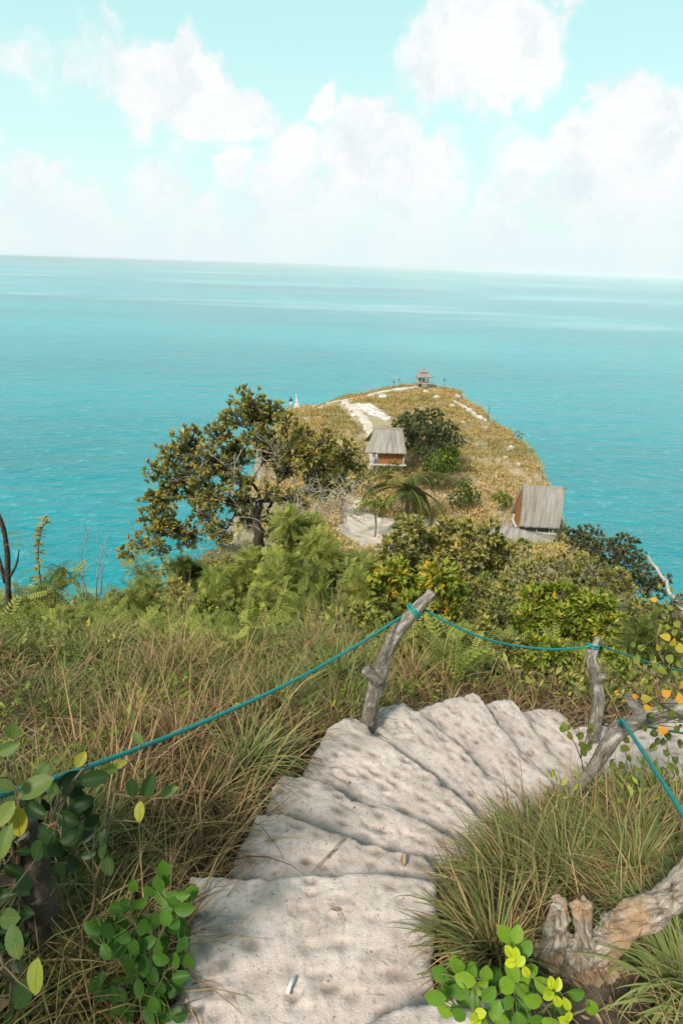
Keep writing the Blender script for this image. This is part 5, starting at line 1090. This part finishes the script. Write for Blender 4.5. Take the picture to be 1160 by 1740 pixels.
leafplant('broad_leaf_shrub', PD(30, 1790, 1.8), [[PD(50,1760,1.8), PD(40,1600,1.62), PD(30,1480,1.5), PD(10,1400,1.4), PD(-20,1300,1.3)], [PD(50,1480,1.6), PD(90,1400,1.5), PD(120,1340,1.45), PD(150,1300,1.45)], [PD(30,1480,1.55), PD(30,1360,1.4), PD(10,1290,1.32)], [PD(20,1700,1.3), PD(10,1640,1.2), PD(-30,1580,1.2)], [PD(120,1690,1.65), PD(150,1560,1.58), PD(180,1440,1.5), PD(205,1310,1.52)], [PD(-30,1400,1.4), PD(-200,1350,1.3), PD(-380,1300,1.2)]],
      L1, M['big_leaf'], M['stem'], 'broad leaved shrub with dark glossy and yellowing leaves at left edge, plus added unseen shading leaves', 'shrub', .62, 3, srad=.006)
# small leafy plant left of the nearest step
q = [(227,1506,100),(217,1538,150),(239,1534,40),(270,1503,110),(278,1478,90),(276,1500,20),(273,1521,100),(292,1528,30),(310,1521,20),(323,1518,40),(313,1545,10),(267,1562,-80),(282,1559,-60),(293,1565,-30),(251,1602,20),(199,1543,170),(242,1577,80),(270,1611,-90),(180,1618,140),(202,1614,20),(223,1642,-100),(245,1642,-80),(199,1667,-110),(220,1667,-80),(236,1680,-80),(261,1708,-70),(273,1630,-30),(310,1608,60),(298,1633,-100),(322,1633,-70),(155,1577,170),(183,1583,130),(288,1545,0),(255,1515,140),(300,1535,-30),(228,1610,110),(210,1590,160)]
L2 = [(x, y, 1.5+r.normal(0, .03), a_, r.uniform(26, 36), .36-.0011*(y-1478)+r.normal(0, .05)) for x, y, a_ in q]
for k in range(90): L2.append((r.uniform(160, 310), r.uniform(1560, 1730), r.uniform(1.55, 1.66), r.uniform(0, 360), r.uniform(24, 34), r.uniform(.0, .2)))
leafplant('leafy_plant', PD(240, 1740, 1.72), [[PD(245,1735,1.72), PD(255,1640,1.6), PD(262,1550,1.52), PD(276,1482,1.5)], [PD(250,1640,1.6), PD(225,1560,1.52), PD(222,1515,1.5)], [PD(262,1600,1.55), PD(295,1550,1.5), PD(325,1515,1.48)], [PD(245,1700,1.68), PD(215,1640,1.58), PD(180,1610,1.54)], [PD(250,1690,1.65), PD(300,1630,1.55), PD(318,1610,1.52)]],
      L2, M['round_leaf'], M['gstem'], 'dark green leafy plant in shade left of the nearest step', 'plant', .66, 5, srad=.004)
# round leaved plant bottom right
q = [(748,1655,150),(775,1640,110),(800,1650,80),(825,1655,90),(740,1696,180),(756,1715,200),(774,1714,-60),(777,1642,100),(800,1650,60),(825,1659,80),(779,1684,0),(814,1677,30),(758,1688,160),(841,1717,70),(862,1704,20),(887,1684,-30),(905,1700,-10),(924,1675,-40),(858,1588,120),(878,1588,80),(868,1600,150),(893,1613,60),(978,1688,0),(1005,1713,-50),(887,1663,60),(850,1735,-40),(820,1745,-60),(880,1735,-80),(910,1735,-30),(800,1700,-20),(830,1690,40),(790,1665,170),(870,1650,120),(900,1650,20),(935,1740,-20),(860,1675,60),(780,1725,-60)]
L3 = [(x, y, 1.36+r.normal(0, .03), a_, r.uniform(29, 38), r.uniform(.38, .62)) for x, y, a_ in q]
L3 += [(x, y, 1.3, a_, 22, r.uniform(.85, 1)) for x, y, a_ in [(864,1617,120),(876,1622,70),(883,1634,60),(868,1636,180),(893,1652,-60),(936,1671,100),(947,1673,80),(932,1692,190),(947,1702,-60),(962,1706,-70),(965,1729,80),(958,1735,140),(805,1730,100),(815,1722,30),(808,1738,200),(930,1683,150)]]
for k in range(30): L3.append((r.uniform(760, 960), r.uniform(1660, 1760), r.uniform(1.42, 1.52), r.uniform(0, 360), r.uniform(28, 38), r.uniform(.1, .4)))
leafplant('round_leaf_plant', PD(880, 1800, 1.6), [[PD(885,1790,1.55), PD(870,1700,1.42), PD(872,1640,1.36), PD(866,1590,1.36)], [PD(880,1780,1.5), PD(840,1700,1.4), PD(800,1665,1.38), PD(750,1655,1.36)], [PD(880,1780,1.5), PD(820,1725,1.4), PD(770,1700,1.38), PD(742,1700,1.36)], [PD(885,1790,1.5), PD(930,1710,1.38), PD(940,1665,1.32)], [PD(890,1790,1.5), PD(950,1730,1.38), PD(1000,1710,1.36)]],
      L3, M['round_leaf'], M['gstem'], 'plant with round bright green leaves at the bottom beside the stump', 'plant', .72, 7, srad=.004)
# branch with turning leaves, right edge
T_H = [t_leaf(.8, .10, -.15, 7, True), t_leaf(.75, .05, -.25, 7, True)]
L4 = [(1111,1018,2.6,40,20,.85),(1108,1054,2.6,20,20,.82),(1132,1178,2.2,20,26,.93),(1154,1186,2.2,90,28,.92),(1101,1203,2.3,10,24,.82),(1126,1241,2.3,20,28,.95),(1079,1183,2.3,20,18,.85),(1049,1177,2.4,10,18,.84),(1098,1187,2.3,10,28,.6),(1104,1172,2.3,-40,26,.45),(1157,1164,2.2,90,22,.85),
      (1130,1082,2.3,150,26,.74),(1143,1092,2.2,60,24,.72),(1155,1100,2.2,80,30,.7),(1138,1118,2.25,30,28,.55),(1125,1140,2.3,-10,30,.5),(1080,1120,2.4,60,26,.45),(1075,1140,2.4,140,24,.4),(1100,1150,2.4,-30,24,.42),(1112,1130,2.4,60,20,.45),(1135,1065,2.4,20,20,.55),(1150,1060,2.4,50,22,.5),(1070,1150,2.4,-80,22,.48),(1120,1205,2.3,-60,22,.35),(1140,1215,2.3,-80,26,.3),(1150,1240,2.3,-60,24,.3),
      (1145,1075,2.3,0,20,.6),(1090,1100,2.5,30,22,.45),(1155,1130,2.2,-20,26,.5),(1118,1100,2.4,120,20,.65)]
for k in range(34): L4.append((r.uniform(1060, 1240), r.uniform(1030, 1240), r.uniform(2.35, 2.7), r.uniform(0, 360), r.uniform(16, 24), r.uniform(.05, .55)))
for k in range(26): L4.append((r.uniform(1120, 1220), r.uniform(990, 1090), r.uniform(2.5, 3.0), r.uniform(0, 360), r.uniform(13, 20), r.uniform(.3, .65)))
L4 = [(q[0], q[1], q[2], q[3], q[4]*.66, q[5]) for q in L4]
leafplant('turning_leaf_shrub', PD(1230, 1330, 2.6), [[PD(1230,1330,2.6), PD(1190,1240,2.45), PD(1150,1170,2.35), PD(1120,1110,2.4), PD(1108,1040,2.6)], [PD(1190,1240,2.45), PD(1130,1200,2.35), PD(1075,1165,2.4), PD(1050,1176,2.4)], [PD(1190,1260,2.5), PD(1180,1120,2.4), PD(1150,1060,2.5), PD(1140,1020,2.7)], [PD(1150,1170,2.35), PD(1100,1140,2.4), PD(1075,1130,2.4)]],
      L4, M['autumn_leaf'], M['stem'], 'shrub with heart shaped green, yellow and orange leaves at right edge', 'shrub', .8, 9, T=T_H, srad=.006)
# trailing small leaves by the bent branch
for nm, pts, lb in [('weed', [(958,1238),(968,1250),(985,1250),(1000,1262),(992,1270),(1005,1240),(990,1278),(962,1232)], 'sprig of small leaves over the step left of bent branch'),
                    ('weed', [(1055,1300),(1045,1310),(1070,1290),(1060,1270),(1050,1320),(1075,1320),(1040,1300),(1065,1258),(1085,1335)], 'leafy weed below the hanging rope and bent branch'),
                    ('weed', [(1120,1260),(1130,1280),(1140,1300),(1108,1270),(1150,1290),(1145,1330),(1125,1310),(1155,1260),(1110,1245),(1135,1250)], 'thin stemmed weed in front of the landing at right')]:
    cx, cy = np.mean([p_[0] for p_ in pts]), max(p_[1] for p_ in pts)
    leafplant(nm, PD(cx, cy+60, 3.0), [[PD(cx+10, cy+60, 3.0), PD(cx+3, cy, 2.8), PD(cx, min(p_[1] for p_ in pts), 2.75)], [PD(cx+3, cy+10, 2.85), PD(cx-12, cy-25, 2.75)], [PD(cx+3, cy+10, 2.85), PD(cx+15, cy-30, 2.75)]],
              [(x+r.normal(0, 2), y+r.normal(0, 2), 2.75, r.uniform(0, 360), r.uniform(12, 18), r.uniform(.1, .5)) for x, y in pts for _ in range(2)], M['autumn_leaf'], M['stem'], lb, 'weed', .7, int(cx), srad=.003)
# ------------------------------------------------------------------ small things on the treads
def on(px_, py_, z, up=.012): p_ = PZ(px_, py_, z); p_[2] += up; return p_
G = Geo(); tube(G, [on(488,1694,0,.014), on(492,1683,0,.015), on(499,1666,0,.014)], .0058, 12); G.build('white_stick', M['white'], label='small white stick lying on the nearest step', cat='stick')
G = Geo()
for a_, b_ in (((528,1487),(590,1424)),((540,1474),(572,1446)),((556,1462),(588,1421))): tube(G, smooth_path([on(*a_, -.17, .012), on((a_[0]+b_[0])/2+2, (a_[1]+b_[1])/2, -.17, .022), on(*b_, -.17, .012)], 5), .0016, 5)
G.build('dry_straw', M['dead_leaf'], label='bent dry straw lying on the second step', cat='straw')
G = Geo(); G.inst(*t_leaf(.42, .2, .2, 7), frames(np.array([[.1, 1, .25]]))*.045, on(684,1478,-.17,.014)[None], np.array([.75])); G.build('dead_leaf', M['dead_leaf'], label='single curled dead leaf at the right end of second step', cat='leaf')
G = Geo(); G.inst(*t_leaf(.3, .1, .1, 5), frames(np.array([[.9, -.3, .1]]))*.035, on(560,1548,0,.012)[None], np.array([.4])); tube(G, [on(556,1540,0), on(575,1555,0), on(582,1572,0)], .0012, 4); G.build('dead_leaf', M['dead_leaf'], label='thin dead leaf in the middle of nearest step', cat='leaf')
r = np.random.default_rng(31)
G = Geo()
for k in range(420):
    s_ = r.integers(1, 9); P2 = POLY[s_]; w_ = r.dirichlet(np.ones(3)); q = P2[r.integers(0, len(P2), 3)]; c = w_@q
    if sdist(c[:1], c[1:], P2)[0] > -.02: continue
    a = r.uniform(.0015, .0055) if r.random() < .93 else r.uniform(.006, .011); u = unit(6, r)
    V = np.array([[1, 0, 0], [0, 1, 0], [-1, 0, 0], [0, -1, 0], [0, 0, 1], [0, 0, -1]])*a*r.uniform(.6, 1.2, (6, 1)); G.add(V+[c[0], c[1], ZK[s_]+.004], np.array([[0, 1, 4], [1, 2, 4], [2, 3, 4], [3, 0, 4], [1, 0, 5], [2, 1, 5], [3, 2, 5], [0, 3, 5]]), .1)
G.build('earth_crumbs', M['earth'], kind='stuff', label='small crumbs of pale earth scattered over the treads')
